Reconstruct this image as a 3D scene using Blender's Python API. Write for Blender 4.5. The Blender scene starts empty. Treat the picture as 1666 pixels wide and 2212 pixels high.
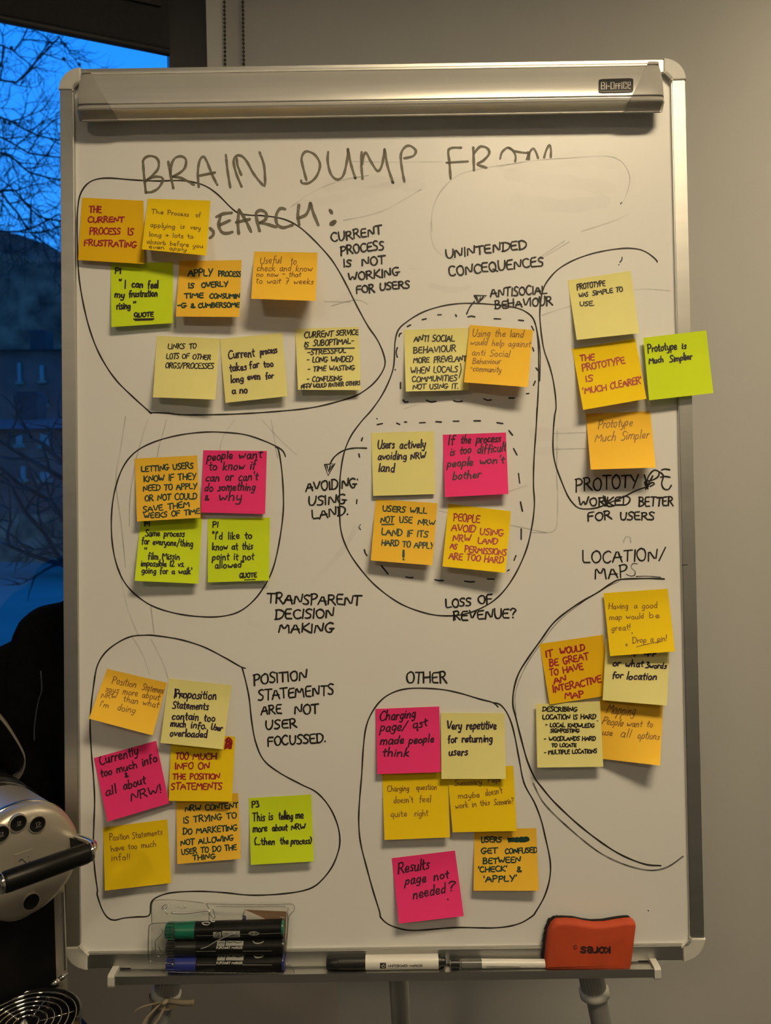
import bpy, math, random
import numpy as np
from mathutils import Matrix, Vector
R_ = random.Random(7)
C = bpy.context.scene.collection
S = bpy.context.scene

# ------------------------------------------------------------------ camera
F_PX = 1650.0; CX = 833.0; CY = 1106.0
RC = np.array([[0.99988728, 0.01493426, 0.00154728],
               [0.00104569, 0.03353648, -0.99943695],
               [-0.01497774, 0.99932591, 0.03351708]])
CAM = np.array([0.0, 0.0, 1.45])
cam = bpy.data.cameras.new('camera')
camo = bpy.data.objects.new('camera', cam); C.objects.link(camo)
m4 = Matrix.Identity(4)
for i in range(3):
    for j in range(3): m4[i][j] = RC[i][j]
    m4[i][3] = CAM[i]
camo.matrix_world = m4
cam.sensor_fit = 'HORIZONTAL'; cam.sensor_width = 36.0
cam.lens = F_PX / 1666.0 * 36.0
cam.clip_start = 0.02; cam.clip_end = 400
cam.dof.use_dof = True; cam.dof.focus_distance = 0.912; cam.dof.aperture_fstop = cam.lens / 3.0
S.camera = camo

# ------------------------------------------------------------------ world: dusk sky
w = bpy.data.worlds.new('dusk_sky'); S.world = w; w.use_nodes = True
nt = w.node_tree; nt.nodes.clear()
wo = nt.nodes.new('ShaderNodeOutputWorld'); bg = nt.nodes.new('ShaderNodeBackground')
tc = nt.nodes.new('ShaderNodeTexCoord'); sp = nt.nodes.new('ShaderNodeSeparateXYZ'); cr = nt.nodes.new('ShaderNodeValToRGB')
cr.color_ramp.elements[0].position = 0.0; cr.color_ramp.elements[0].color = (0.045, 0.40, 1.15, 1)
cr.color_ramp.elements[1].position = 0.7; cr.color_ramp.elements[1].color = (0.004, 0.24, 1.1, 1)
nt.links.new(tc.outputs['Generated'], sp.inputs[0]); nt.links.new(sp.outputs['Z'], cr.inputs[0])
nt.links.new(cr.outputs[0], bg.inputs[0]); bg.inputs[1].default_value = 1.12
nt.links.new(bg.outputs[0], wo.inputs[0])

# ------------------------------------------------------------------ exposure, lamps (the ceiling panels are built from this table)
S.view_settings.view_transform = 'Standard'; S.view_settings.look = 'None'
S.view_settings.gamma = 1.0; S.view_settings.use_curve_mapping = False
S.view_settings.exposure = 0.13
LAMP_COL = (1.0, 0.795, 0.505)
CEIL_Z = 2.60
PANELS = [  # x, y, size x, size y, strength
    (0.46, -0.12, 0.60, 0.26, 48.0),
    (1.45, 1.12, 0.5, 0.40, 28.0),
    (-0.85, -1.57, 0.28, 0.28, 55.0),
    (2.0, -2.2, 1.2, 0.30, 6.0),  # added unseen fill panel, only softens the room light
]

# ------------------------------------------------------------------ materials
MATS = {}
def mat(name, col, rough=0.5, metal=0.0, **k):
    if name in MATS: return MATS[name]
    m = bpy.data.materials.new(name); m.use_nodes = True
    n = m.node_tree; b = n.nodes['Principled BSDF']
    b.inputs['Base Color'].default_value = (*col, 1); b.inputs['Roughness'].default_value = rough
    b.inputs['Metallic'].default_value = metal
    if 'coat' in k: b.inputs['Coat Weight'].default_value = k['coat']
    if 'spec' in k: b.inputs['Specular IOR Level'].default_value = k['spec']
    if 'alpha' in k: b.inputs['Alpha'].default_value = k['alpha']
    if 'emit' in k:
        b.inputs['Emission Color'].default_value = (*k['emit'], 1); b.inputs['Emission Strength'].default_value = k.get('es', 1)
    var = k.get('var', 0.0); sc = k.get('scale', 30.0)
    t = n.nodes.new('ShaderNodeTexCoord')
    mp = n.nodes.new('ShaderNodeMapping'); mp.inputs['Scale'].default_value = k.get('stretch', (1, 1, 1))
    n.links.new(t.outputs['Object'], mp.inputs[0])
    if var > 0:
        no = n.nodes.new('ShaderNodeTexNoise'); no.inputs['Scale'].default_value = sc; no.inputs['Detail'].default_value = 5
        n.links.new(mp.outputs[0], no.inputs['Vector'])
        r = n.nodes.new('ShaderNodeValToRGB')
        r.color_ramp.elements[0].position = .3; r.color_ramp.elements[1].position = .7
        r.color_ramp.elements[0].color = (*[c * (1 - var) for c in col], 1); r.color_ramp.elements[1].color = (*[min(1, c * (1 + var)) for c in col], 1)
        n.links.new(no.outputs['Fac'], r.inputs[0]); n.links.new(r.outputs[0], b.inputs['Base Color'])
    bump = k.get('bump', 0.0)
    if bump > 0:
        no2 = n.nodes.new('ShaderNodeTexNoise'); no2.inputs['Scale'].default_value = k.get('bscale', 200.0); no2.inputs['Detail'].default_value = 4
        n.links.new(mp.outputs[0], no2.inputs['Vector'])
        bp = n.nodes.new('ShaderNodeBump'); bp.inputs['Strength'].default_value = bump; bp.inputs['Distance'].default_value = k.get('bdist', .001)
        n.links.new(no2.outputs['Fac'], bp.inputs['Height']); n.links.new(bp.outputs[0], b.inputs['Normal'])
    if 'alpha_noise' in k:
        lo, hi, s2 = k['alpha_noise']
        no3 = n.nodes.new('ShaderNodeTexNoise'); no3.inputs['Scale'].default_value = s2; no3.inputs['Detail'].default_value = 3
        n.links.new(mp.outputs[0], no3.inputs['Vector'])
        mr = n.nodes.new('ShaderNodeMapRange'); mr.inputs['From Min'].default_value = .3; mr.inputs['From Max'].default_value = .7
        mr.inputs['To Min'].default_value = lo; mr.inputs['To Max'].default_value = hi
        n.links.new(no3.outputs['Fac'], mr.inputs[0]); n.links.new(mr.outputs[0], b.inputs['Alpha'])
    MATS[name] = m; return m

def paper(name, col):
    m = mat(name, col, .85, var=.03, scale=25, bump=.15, bscale=60, bdist=.002)
    n = m.node_tree; b = n.nodes['Principled BSDF']; out = n.nodes['Material Output']
    tr = n.nodes.new('ShaderNodeBsdfTranslucent'); tr.inputs[0].default_value = (*[c * .8 for c in col], 1)
    mx = n.nodes.new('ShaderNodeMixShader'); mx.inputs[0].default_value = .12
    n.links.new(b.outputs[0], mx.inputs[1]); n.links.new(tr.outputs[0], mx.inputs[2]); n.links.new(mx.outputs[0], out.inputs[0])
    return m

def clear(name, tint=(1, 1, 1), gl=.08, rough=.05, bump=0, haze=0.0, fm=1.0):
    m = bpy.data.materials.new(name); m.use_nodes = True; n = m.node_tree; n.nodes.clear()
    out = n.nodes.new('ShaderNodeOutputMaterial')
    t = n.nodes.new('ShaderNodeBsdfTransparent'); t.inputs[0].default_value = (*tint, 1)
    g = n.nodes.new('ShaderNodeBsdfGlossy'); g.inputs['Roughness'].default_value = rough
    fr = n.nodes.new('ShaderNodeFresnel'); fr.inputs[0].default_value = 1.5
    ma = n.nodes.new('ShaderNodeMath'); ma.operation = 'MULTIPLY_ADD'; ma.inputs[1].default_value = fm; ma.inputs[2].default_value = gl
    n.links.new(fr.outputs[0], ma.inputs[0])
    mx = n.nodes.new('ShaderNodeMixShader'); n.links.new(ma.outputs[0], mx.inputs[0])
    base = t.outputs[0]
    if haze:
        d = n.nodes.new('ShaderNodeBsdfDiffuse'); d.inputs[0].default_value = (.8, .8, .8, 1)
        m2 = n.nodes.new('ShaderNodeMixShader'); m2.inputs[0].default_value = haze
        n.links.new(t.outputs[0], m2.inputs[1]); n.links.new(d.outputs[0], m2.inputs[2]); base = m2.outputs[0]
    n.links.new(base, mx.inputs[1]); n.links.new(g.outputs[0], mx.inputs[2]); n.links.new(mx.outputs[0], out.inputs[0])
    if bump:
        tc_ = n.nodes.new('ShaderNodeTexCoord'); no = n.nodes.new('ShaderNodeTexNoise'); no.inputs['Scale'].default_value = 45
        bp = n.nodes.new('ShaderNodeBump'); bp.inputs['Strength'].default_value = bump; bp.inputs['Distance'].default_value = .004
        n.links.new(tc_.outputs['Object'], no.inputs['Vector']); n.links.new(no.outputs['Fac'], bp.inputs['Height'])
        n.links.new(bp.outputs[0], g.inputs['Normal'])
    return m

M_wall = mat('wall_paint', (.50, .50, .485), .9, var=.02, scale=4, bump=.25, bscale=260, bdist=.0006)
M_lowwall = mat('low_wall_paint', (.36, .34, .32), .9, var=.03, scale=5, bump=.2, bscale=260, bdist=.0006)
M_ceil = mat('ceiling_paint', (.5, .5, .49), .9)
M_floor = mat('carpet', (.035, .035, .04), .95, var=.3, scale=120)
M_board = mat('whiteboard_enamel', (.78, .78, .77), .34, spec=.35, var=.015, scale=3)
M_alu = mat('anodised_aluminium', (.50, .50, .48), .44, 1.0, var=.05, scale=60, stretch=(.05, 1, 1))
M_alubar = mat('brushed_aluminium', (.66, .65, .62), .36, .5, var=.06, scale=90, stretch=(.03, 1, 1))
M_greyp = mat('grey_plastic', (.56, .56, .53), .45, var=.03, scale=40)
M_capp = mat('grey_cap_plastic', (.34, .33, .31), .4, var=.03, scale=40)
M_leg = mat('painted_tube', (.40, .40, .39), .35, .6)
M_darkframe = mat('dark_window_frame', (.010, .011, .014), .5)
M_blind = mat('blind_fabric', (.022, .021, .022), .9, var=.15, scale=200)
M_bead = mat('bead_metal', (.10, .085, .06), .4, .6)
M_ink = mat('black_ink', (.012, .009, .008), .6)
M_loop = mat('dry_black_ink', (.02, .013, .009), .6, alpha_noise=(.85, 1.0, 30))
M_title = mat('thin_grey_ink', (.17, .15, .10), .6, alpha_noise=(.6, 1.0, 90))
M_fade = mat('half_erased_ink', (.05, .045, .04), .6, alpha_noise=(.35, .85, 60))
M_ghost = mat('erased_smear', (.12, .11, .10), .7, alpha_noise=(.06, .32, 25))
M_smudge = mat('wiped_haze', (.22, .20, .17), .7, alpha_noise=(.0, .055, 12))
M_navy = mat('purple_black_ink', (.018, .006, .030), .6)
M_green = mat('dark_green_ink', (.004, .040, .028), .6)
M_red = mat('crimson_ink', (.36, .012, .018), .6)
M_red2 = mat('brick_red_ink', (.38, .03, .008), .6)
M_maroon = mat('black_on_pink_ink', (.035, .004, .02), .6)
M_brown = mat('brown_pen_ink', (.20, .085, .012), .6)
M_olive = mat('olive_pen_ink', (.20, .11, .006), .6)
INK = dict(k=M_ink, n=M_navy, g=M_green, r=M_red, R=M_red2, m=M_maroon, b=M_brown, o=M_olive)
P_COL = dict(amber=paper('amber_paper', (.93, .56, .0)), yellow=paper('yellow_paper', (1.0, .70, .0)), lime=paper('lime_paper', (.72, .90, .015)),
             pink=paper('pink_paper', (1.0, .04, .24)), pale=paper('pale_yellow_paper', (.92, .86, .34)), orange=paper('orange_paper', (1.0, .60, .045)))
M_pblack = mat('black_plastic', (.012, .012, .012), .35)
M_pwhite = mat('white_plastic', (.75, .74, .70), .35)
M_pgreen = mat('green_plastic', (.005, .16, .10), .35)
M_pblue = mat('blue_plastic', (.02, .035, .28), .35)
M_print = mat('grey_print', (.34, .35, .33), .5)
M_printk = mat('black_print', (.01, .01, .01), .5)
M_smoke = mat('smoky_plastic', (.16, .16, .15), .25, alpha=.8)
M_orange = mat('orange_foam', (.50, .062, .016), .75, var=.12, scale=35, bump=.3, bscale=120)
M_felt = mat('black_felt', (.012, .012, .012), 1.0, bump=.6, bscale=300)
M_card = mat('brown_card', (.24, .14, .08), .9, var=.08, scale=40)
M_label = mat('white_card', (.62, .60, .55), .8)
M_clear = clear('clear_plastic', (.97, .975, .965), gl=.0, rough=.05, bump=.9, haze=.004, fm=.45)
M_rim = clear('clear_plastic_rim', (.82, .81, .76), gl=.2, rough=.2)
M_glass = clear('window_glass', (.97, .98, 1.0), gl=.0, rough=.0)
M_silver = mat('satin_silver_paint', (.44, .41, .35), .38, .6, var=.02, scale=15)
M_chrome = mat('chrome', (.62, .61, .59), .10, 1.0)
M_gloss = mat('gloss_black', (.008, .008, .009), .12, coat=.6)
M_rub = mat('satin_black', (.004, .004, .004), .38, spec=.22)
M_btn = mat('black_button', (.006, .006, .006), .35, spec=.3)
M_fab = mat('black_fabric', (.0035, .0035, .004), .95, spec=.05, var=.3, scale=60, bump=.6, bscale=90, bdist=.004)
M_strap = mat('grey_webbing', (.13, .115, .09), .9, var=.1, scale=300)
M_side = mat('sideboard_laminate', (.10, .09, .08), .6)
M_hill = mat('dusky_slope', (.20, .065, .045), 1, var=.85, scale=.5)
M_hill2 = mat('dark_slope', (.13, .05, .03), 1, var=.9, scale=.8)
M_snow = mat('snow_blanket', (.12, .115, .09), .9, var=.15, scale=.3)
M_house = mat('dark_house_wall', (.12, .045, .035), .9, var=.4, scale=.8)
M_roof = mat('dark_roof', (.018, .018, .02), .9, var=.4, scale=1)
M_pane = mat('sky_tinted_pane', (.10, .14, .13), .5)  # pale colour stands for the sky reflected in distant windows
M_bark = mat('bark', (.006, .006, .007), .95)
M_ribbon = mat('cream_ribbon', (.33, .28, .2), .8)

# ------------------------------------------------------------------ helpers
LEAN = math.radians(3.0)
BO = np.array([-0.00969756, 0.91083863, 1.42271179])
EU = np.array([1.0, 0, 0]); EV = np.array([0, math.sin(LEAN), math.cos(LEAN)]); EN = np.array([0, -math.cos(LEAN), math.sin(LEAN)])
BW = 0.375; BH = 1.0683443730200077 / 2

def B(u, v, n=0.0): return BO + EU * u + EV * v + EN * n
def raydir(px, py): return RC @ np.array([(px - CX) / F_PX, -(py - CY) / F_PX, -1.0])
def P(px, py, off=0.0):
    d = raydir(px, py); o = BO + EN * off
    return CAM + d * (np.dot(o - CAM, EN) / np.dot(d, EN))
def UV(px, py, off=0.0):
    q = P(px, py, off) - BO; return (float(np.dot(q, EU)), float(np.dot(q, EV)))
def Wd(px, py, depth):
    d = raydir(px, py); return CAM + d * (depth / d[1])
def Pn(px, py, off):          # vectorised, per-point offset
    px = np.asarray(px, float); py = np.asarray(py, float); off = np.asarray(off, float)
    l = np.stack([(px - CX) / F_PX, -(py - CY) / F_PX, -np.ones_like(px)], -1); d = l @ RC.T
    t = (np.dot(BO - CAM, EN) + off) / (d @ EN)
    return CAM + d * t[..., None]

WL = {}
def finish(o, loc, parent):
    WL[o.name] = np.array(loc)
    if parent is not None:
        o.parent = parent; o.location = Vector(np.array(loc) - WL[parent.name])
    else: o.location = Vector(loc)
def tag(o, label=None, cat=None, group=None, kind=None):
    if label: o['label'] = label
    if cat: o['category'] = cat
    if group: o['group'] = group
    if kind: o['kind'] = kind
    return o
def thing(name, label, cat, loc, group=None):
    o = bpy.data.objects.new(name, None); C.objects.link(o); o.empty_display_size = .02
    finish(o, loc, None); return tag(o, label, cat, group)
def mk(name, V, Fc, m, parent=None, smooth=False, origin=None):
    V = np.array(V, float).reshape(-1, 3)
    c = V.mean(0) if origin is None else np.array(origin)
    if parent is None and origin is None: c = np.array([(V[:, 0].min() + V[:, 0].max()) / 2, (V[:, 1].min() + V[:, 1].max()) / 2, V[:, 2].min()])
    me = bpy.data.meshes.new(name); me.from_pydata((V - c).tolist(), [], [tuple(f) for f in Fc]); me.materials.append(m)
    me.validate()
    if smooth: me.polygons.foreach_set('use_smooth', [True] * len(me.polygons))
    me.update()
    o = bpy.data.objects.new(name, me); C.objects.link(o); finish(o, c, parent); return o
class MB:
    def __init__(s): s.v = []; s.f = []
    def add(s, V, Fc):
        k = len(s.v); s.v += [list(map(float, p)) for p in V]; s.f += [tuple(i + k for i in f) for f in Fc]
    def box(s, o, a, b, c):     # origin corner + three edge vectors
        o, a, b, c = map(lambda q: np.array(q, float), (o, a, b, c))
        V = [o, o + a, o + a + b, o + b, o + c, o + a + c, o + a + b + c, o + b + c]
        s.add(V, [(0, 3, 2, 1), (4, 5, 6, 7), (0, 1, 5, 4), (1, 2, 6, 5), (2, 3, 7, 6), (3, 0, 4, 7)])
    def bbox(s, u0, u1, v0, v1, n0, n1): s.box(B(u0, v0, n0), EU * (u1 - u0), EV * (v1 - v0), EN * (n1 - n0))
    def wbox(s, x0, x1, y0, y1, z0, z1): s.box((x0, y0, z0), (x1 - x0, 0, 0), (0, y1 - y0, 0), (0, 0, z1 - z0))
    def loft(s, rings, cap=True, closed=True):
        n = len(rings[0]); V = [p for r in rings for p in r]; Fc = []
        for i in range(len(rings) - 1):
            for j in range(n if closed else n - 1):
                a = i * n + j; b = i * n + (j + 1) % n; Fc.append((a, b, b + n, a + n))
        if cap: Fc.append(tuple(reversed(range(n)))); Fc.append(tuple(range((len(rings) - 1) * n, len(rings) * n)))
        s.add(V, Fc)
    def lathe(s, p0, p1, prof, seg=24, up=None):   # prof: (distance fraction, radius)
        p0 = np.array(p0, float); p1 = np.array(p1, float); ax = p1 - p0; L = np.linalg.norm(ax); a = ax / L
        h = np.array([0, 0, 1.0]) if abs(a[2]) < .9 else np.array([1.0, 0, 0])
        x = np.cross(a, h); x /= np.linalg.norm(x); y = np.cross(a, x)
        s.loft([[p0 + ax * t + (x * math.cos(2 * math.pi * k / seg) + y * math.sin(2 * math.pi * k / seg)) * r for k in range(seg)] for t, r in prof])
    def tube(s, pts, r, seg=10):
        pts = [np.array(p, float) for p in pts]; rr = r if isinstance(r, (list, tuple)) else [r] * len(pts); rings = []
        pn = None
        for i, p in enumerate(pts):
            t = pts[min(i + 1, len(pts) - 1)] - pts[max(i - 1, 0)]; t = t / (np.linalg.norm(t) + 1e-12)
            if pn is None:
                h = np.array([0, 0, 1.0]) if abs(t[2]) < .9 else np.array([1.0, 0, 0]); x = np.cross(t, h)
            else: x = pn - t * np.dot(pn, t)
            x /= (np.linalg.norm(x) + 1e-12); pn = x; y = np.cross(t, x)
            rings.append([p + (x * math.cos(2 * math.pi * k / seg) + y * math.sin(2 * math.pi * k / seg)) * rr[i] for k in range(seg)])
        s.loft(rings)
    def band(s, pts, wv, th):     # flat strap along pts; wv = half-width vector, th = thickness vector
        pts = [np.array(p, float) for p in pts]; wv = np.array(wv); th = np.array(th)
        s.loft([[p - wv, p + wv, p + wv + th, p - wv + th] for p in pts])
    def prism(s, uv, n0, n1):
        k = len(uv); s.loft([[B(u, v, n0) for u, v in uv], [B(u, v, n1) for u, v in uv]])
    def pillow(s, uv, n0, n1, r, steps=4, both=False):
        def inset(d):
            out = []; k = len(uv); ar = sum(uv[i][0] * uv[(i + 1) % k][1] - uv[(i + 1) % k][0] * uv[i][1] for i in range(k)); sg = 1 if ar > 0 else -1
            for i in range(k):
                a = np.array(uv[i - 1]); c = np.array(uv[(i + 1) % k]); t = c - a; t = t / (np.linalg.norm(t) + 1e-12)
                out.append(np.array(uv[i]) + np.array([-t[1], t[0]]) * sg * d)
            return out
        rings = []
        if both:
            for q in range(steps, 0, -1):
                a = q / steps * math.pi / 2; rings.append([B(u, v, n0 + r * (1 - math.cos(a))) for u, v in inset(r * (1 - math.cos(math.pi / 2 - a)) if False else r * (1 - math.sin(math.pi / 2 - a)))])
            rings = [[B(u, v, n0 + r * (1 - math.sin(a))) for u, v in inset(r * (1 - math.cos(a)))] for a in [math.pi / 2 * (1 - q / steps) for q in range(steps)]]
        rings.append([B(u, v, n0 + (r if both else 0)) for u, v in uv])
        for q in range(steps + 1):
            a = q / steps * math.pi / 2
            rings.append([B(u, v, n1 - r + r * math.sin(a)) for u, v in inset(r * (1 - math.cos(a)))])
        s.loft(rings)
    def build(s, name, m, parent=None, smooth=False, origin=None): return mk(name, s.v, s.f, m, parent, smooth, origin)
def auto_smooth(o, deg=40):
    me = o.data; me.polygons.foreach_set('use_smooth', [True] * len(me.polygons))
    try: me.set_sharp_from_angle(angle=math.radians(deg))
    except Exception: pass
    return o

FR = {0: (0, 0, 1), 1: (0, 0, 2.975), 2: (540, 100, 2.975), 3: (1080, 100, 2.843), 4: (150, 410, 4.165), 5: (300, 430, 3.029), 6: (700, 480, 3.204), 7: (1150, 520, 3.967),
      8: (230, 900, 2.923), 9: (640, 880, 3.085), 10: (1150, 860, 4.165), 11: (1090, 1240, 3.874), 12: (180, 1360, 2.872), 13: (760, 1430, 3.622),
      14: (0, 1700, 7.573), 15: (130, 1900, 2.824), 16: (660, 1900, 1.851), 17: (280, 1930, 4.165), 18: (280, 280, 3.471), 19: (0, 1950, 7.573)}
def fr(k, pts):
    ox, oy, s = FR[k]; return [(ox + x / s, oy + y / s) for x, y in pts]
def spl(pts, closed=False, step=6.0):
    if len(pts) < 3: return list(pts)
    p = [np.array(q, float) for q in pts]; out = []; n = len(p); rng = range(n if closed else n - 1)
    for i in rng:
        a = p[(i - 1) % n] if (closed or i > 0) else p[i]; b = p[i]; c = p[(i + 1) % n]; d = p[(i + 2) % n] if (closed or i + 2 < n) else c
        k = max(2, int(np.linalg.norm(c - b) / step))
        for j in range(k):
            t = j / k; out.append(.5 * ((2 * b) + (c - a) * t + (2 * a - 5 * b + 4 * c - d) * t * t + (3 * b - a - 3 * c + d) * t ** 3))
    if not closed: out.append(p[-1])
    return [tuple(q) for q in out]
def chaikin(p):
    if len(p) < 3: return list(p)
    out = [p[0]]
    for i in range(len(p) - 1):
        a, b = p[i], p[i + 1]
        if i > 0: out.append((a[0] * .82 + b[0] * .18, a[1] * .82 + b[1] * .18))
        if i < len(p) - 2: out.append((a[0] * .18 + b[0] * .82, a[1] * .18 + b[1] * .82))
    out.append(p[-1]); return out

# ------------------------------------------------------------------ handwriting: a single-stroke alphabet
GLY = {
'A': "62|L 0 0 30 100 62 0|L 8 36 58 38", 'B': "54|L 5 0 6 100|S 0 97 26 102 44 84 34 60 8 53|S 8 53 38 52 52 28 34 3 1 1",
'C': "56|S 52 88 34 101 10 80 3 44 16 6 38 -1 56 12", 'D': "60|L 8 0 8 98|S 0 98 32 101 58 72 54 28 30 2 0 0", 'E': "50|L 48 98 4 96 4 3 50 1|L 4 52 42 53",
'F': "48|L 5 -4 5 97 50 99|L 4 52 42 53", 'G': "62|S 54 90 34 101 8 80 3 42 20 3 44 4 50 36|L 32 40 64 38", 'H': "58|L 4 0 4 100|L 54 0 56 100|L 4 48 56 54",
'I': "12|L 6 0 6 100", 'J': "40|S 36 100 36 30 22 0 2 10", 'K': "56|L 5 0 5 100|L 52 98 8 46 58 -2", 'L': "48|L 5 100 4 3 48 2",
'M': "74|L 2 0 8 98 36 36 62 100 72 0", 'N': "62|L 4 0 8 98 54 2 60 102", 'O': "58|S 32 100 8 80 3 40 20 2 46 6 58 48 48 90 28 100", 'P': "50|L 6 -4 6 100|S 0 97 32 102 50 80 36 54 8 48",
'Q': "64|S 32 100 8 80 3 40 20 2 46 6 58 48 48 90 28 100|L 34 28 66 -8", 'R': "56|L 6 -2 6 100|S 0 97 32 102 46 80 34 56 8 50|L 22 50 58 -2",
'S': "46|S 46 90 26 101 6 82 16 58 38 40 38 10 20 0 0 6", 'T': "54|L 27 0 28 98|L 0 97 58 100", 'U': "56|S 4 100 4 45 14 5 36 1 52 36 54 100",
'V': "56|L 2 100 26 0 56 100", 'W': "80|L 2 100 18 0 40 62 58 0 80 100", 'X': "54|L 2 100 54 0|L 52 100 2 0", 'Y': "54|L 2 100 26 50|L 54 102 18 -6", 'Z': "52|L 4 98 50 98 2 2 52 2",
'a': "44|S 38 50 18 54 4 28 12 2 30 8 38 50|S 38 50 38 8 46 0", 'b': "42|L 5 100 5 2|S 5 36 24 54 38 34 30 4 5 4", 'c': "38|S 36 46 18 54 4 28 14 2 36 8", 'd': "44|S 36 44 16 54 4 26 14 2 34 14|L 38 104 36 0",
'e': "40|S 5 26 34 30 30 52 12 50 4 24 16 1 38 10", 'f': "32|S 34 96 20 102 14 80 14 -6|L 2 54 30 56", 'g': "42|S 36 46 16 54 4 28 14 4 34 16|S 37 52 36 0 28 -30 6 -24", 'h': "44|L 5 102 5 0|S 5 30 22 54 34 44 38 0",
'i': "12|L 6 54 6 0|L 6 76 7 80", 'j': "20|S 14 54 14 -10 0 -28|L 15 76 16 80", 'k': "42|L 5 102 5 0|L 34 54 8 26 40 0", 'l': "12|L 6 104 7 0",
'm': "64|L 5 54 5 0|S 5 34 18 54 30 46 32 0|S 32 34 46 54 58 44 60 0", 'n': "44|L 5 54 5 0|S 5 32 22 54 34 46 38 0", 'o': "42|S 22 54 6 42 6 12 22 0 38 14 36 44 20 54", 'p': "42|L 7 54 2 -36|S 6 42 24 56 38 40 30 6 6 8",
'q': "42|S 36 48 16 54 4 28 14 4 34 16|L 38 54 36 -36 46 -30", 'r': "30|L 5 54 5 0|S 5 30 16 54 32 50", 's': "32|S 32 50 16 55 8 40 26 26 24 4 2 4", 't': "30|L 14 88 14 12 26 0|L 0 56 32 60",
'u': "44|S 5 54 5 16 16 0 32 14 37 54|L 37 54 40 0", 'v': "40|L 3 54 18 0 38 54", 'w': "58|L 3 54 14 0 28 42 42 0 56 54", 'x': "38|L 3 54 36 0|L 36 54 3 0", 'y': "42|S 5 54 6 20 18 8 34 20|S 38 54 34 0 22 -34 4 -30", 'z': "38|L 4 54 34 54 4 0 38 0",
'1': "14|L 7 0 7 100", '2': "46|S 4 80 22 100 42 80 26 40 2 2|L 2 2 48 4", '3': "44|L 4 98 40 98 20 60|S 20 60 44 44 40 8 4 2", '7': "44|L 2 98 42 98 16 0|L 12 50 40 52",
'.': "10|L 4 2 6 4", ',': "10|L 6 6 2 -12", '!': "12|L 7 100 6 30|L 6 2 6 5", '?': "44|S 2 84 20 102 42 84 26 56 20 32|L 20 4 20 7", "'": "12|L 7 104 5 78", '"': "24|L 5 104 4 80|L 18 104 17 80",
'/': "44|L 2 -10 44 106", '-': "36|L 2 46 34 48", '+': "40|L 20 66 20 16|L 0 40 40 42", ':': "10|L 4 10 6 12|L 4 60 6 62", '(': "24|S 22 104 4 60 20 -6", ')': "24|S 2 104 20 60 4 -6",
'&': "54|S 54 20 30 0 6 14 30 52 34 88 18 94 14 72 54 0", ' ': "40|"}
PG = {}
for ch, s_ in GLY.items():
    w_, *st = s_.split('|'); L = []
    for q in st:
        if not q.strip(): continue
        a = q.split(); v = list(map(float, a[1:])); pts = list(zip(v[::2], v[1::2]))
        L.append((a[0], pts))
    PG[ch] = (float(w_), L)

def text_px(text, x0, y0, x1, y1, h, slant=.06, jit=.05, rnd=R_):
    gap = 10; tot = sum(PG[c][0] + gap for c in text) - gap
    L = math.hypot(x1 - x0, y1 - y0); ux, uy = (x1 - x0) / L, (y1 - y0) / L; vx, vy = uy, -ux
    if (x1 - x0) * 1 < 0 and False: pass
    sx = L / tot; sy = h / 100.0; cur = 0; out = []
    for c in text:
        wd, sts = PG[c]; a = 1 + rnd.uniform(-jit, jit) * 1.6; dy = rnd.uniform(-jit, jit) * 100; rot = rnd.uniform(-jit, jit) * 1.5; sl = slant + rnd.uniform(-jit, jit)
        for kind, pts in sts:
            pp = []
            for (gx, gy) in pts:
                gx2 = gx + rnd.uniform(-jit, jit) * 45; gy2 = (gy + rnd.uniform(-jit, jit) * 45) * a
                X = cur + gx2 + gy2 * sl * sy / max(sx, 1e-6); Y = gy2 + dy + (gx2 - wd / 2) * rot
                X *= sx; Y *= sy; pp.append((x0 + ux * X + vx * Y, y0 + uy * X + vy * Y))
            pp = spl(pp, step=max(1.2, h * .12)) if kind == 'S' else chaikin(pp)
            out.append(pp)
        cur += wd + gap
    return out

def ribbon(pts, w, rnd=R_, jw=.12):
    """flat stroke with round ends in pixel space -> verts2d, faces"""
    q = [np.array(pts[0], float)]
    for p in pts[1:]:
        if np.linalg.norm(np.array(p) - q[-1]) > .35: q.append(np.array(p, float))
    if len(q) < 2: q.append(q[0] + np.array([.6, .3]))
    r = w / 2; V = []; Fc = []; n = len(q); ph = rnd.uniform(0, 6)
    for i in range(n):
        t = q[min(i + 1, n - 1)] - q[max(i - 1, 0)]; t /= (np.linalg.norm(t) + 1e-9); nn = np.array([-t[1], t[0]]); rr = r * (1 + jw * math.sin(ph + i * .8))
        if i == 0:
            V += [q[0] - t * r * .9 + nn * r * .45, q[0] - t * r * .9 - nn * r * .45]
        V += [q[i] + nn * rr, q[i] - nn * rr]
        if i == n - 1: V += [q[i] + t * r * .9 + nn * r * .45, q[i] + t * r * .9 - nn * r * .45]
    for i in range(len(V) // 2 - 1): Fc.append((2 * i, 2 * i + 2, 2 * i + 3, 2 * i + 1))
    return V, Fc
def strokes_obj(name, strokes, w, m, surf, parent):
    V = []; Fc = []
    for s_ in strokes:
        ww = w
        if isinstance(s_, tuple) and len(s_) == 2 and isinstance(s_[0], list): s_, ww = s_
        v, f = ribbon(s_, ww); k = len(V); V += v; Fc += [tuple(i + k for i in q) for q in f]
    V = np.array(V); return mk(name, surf(V[:, 0], V[:, 1]), Fc, m, parent)

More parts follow.
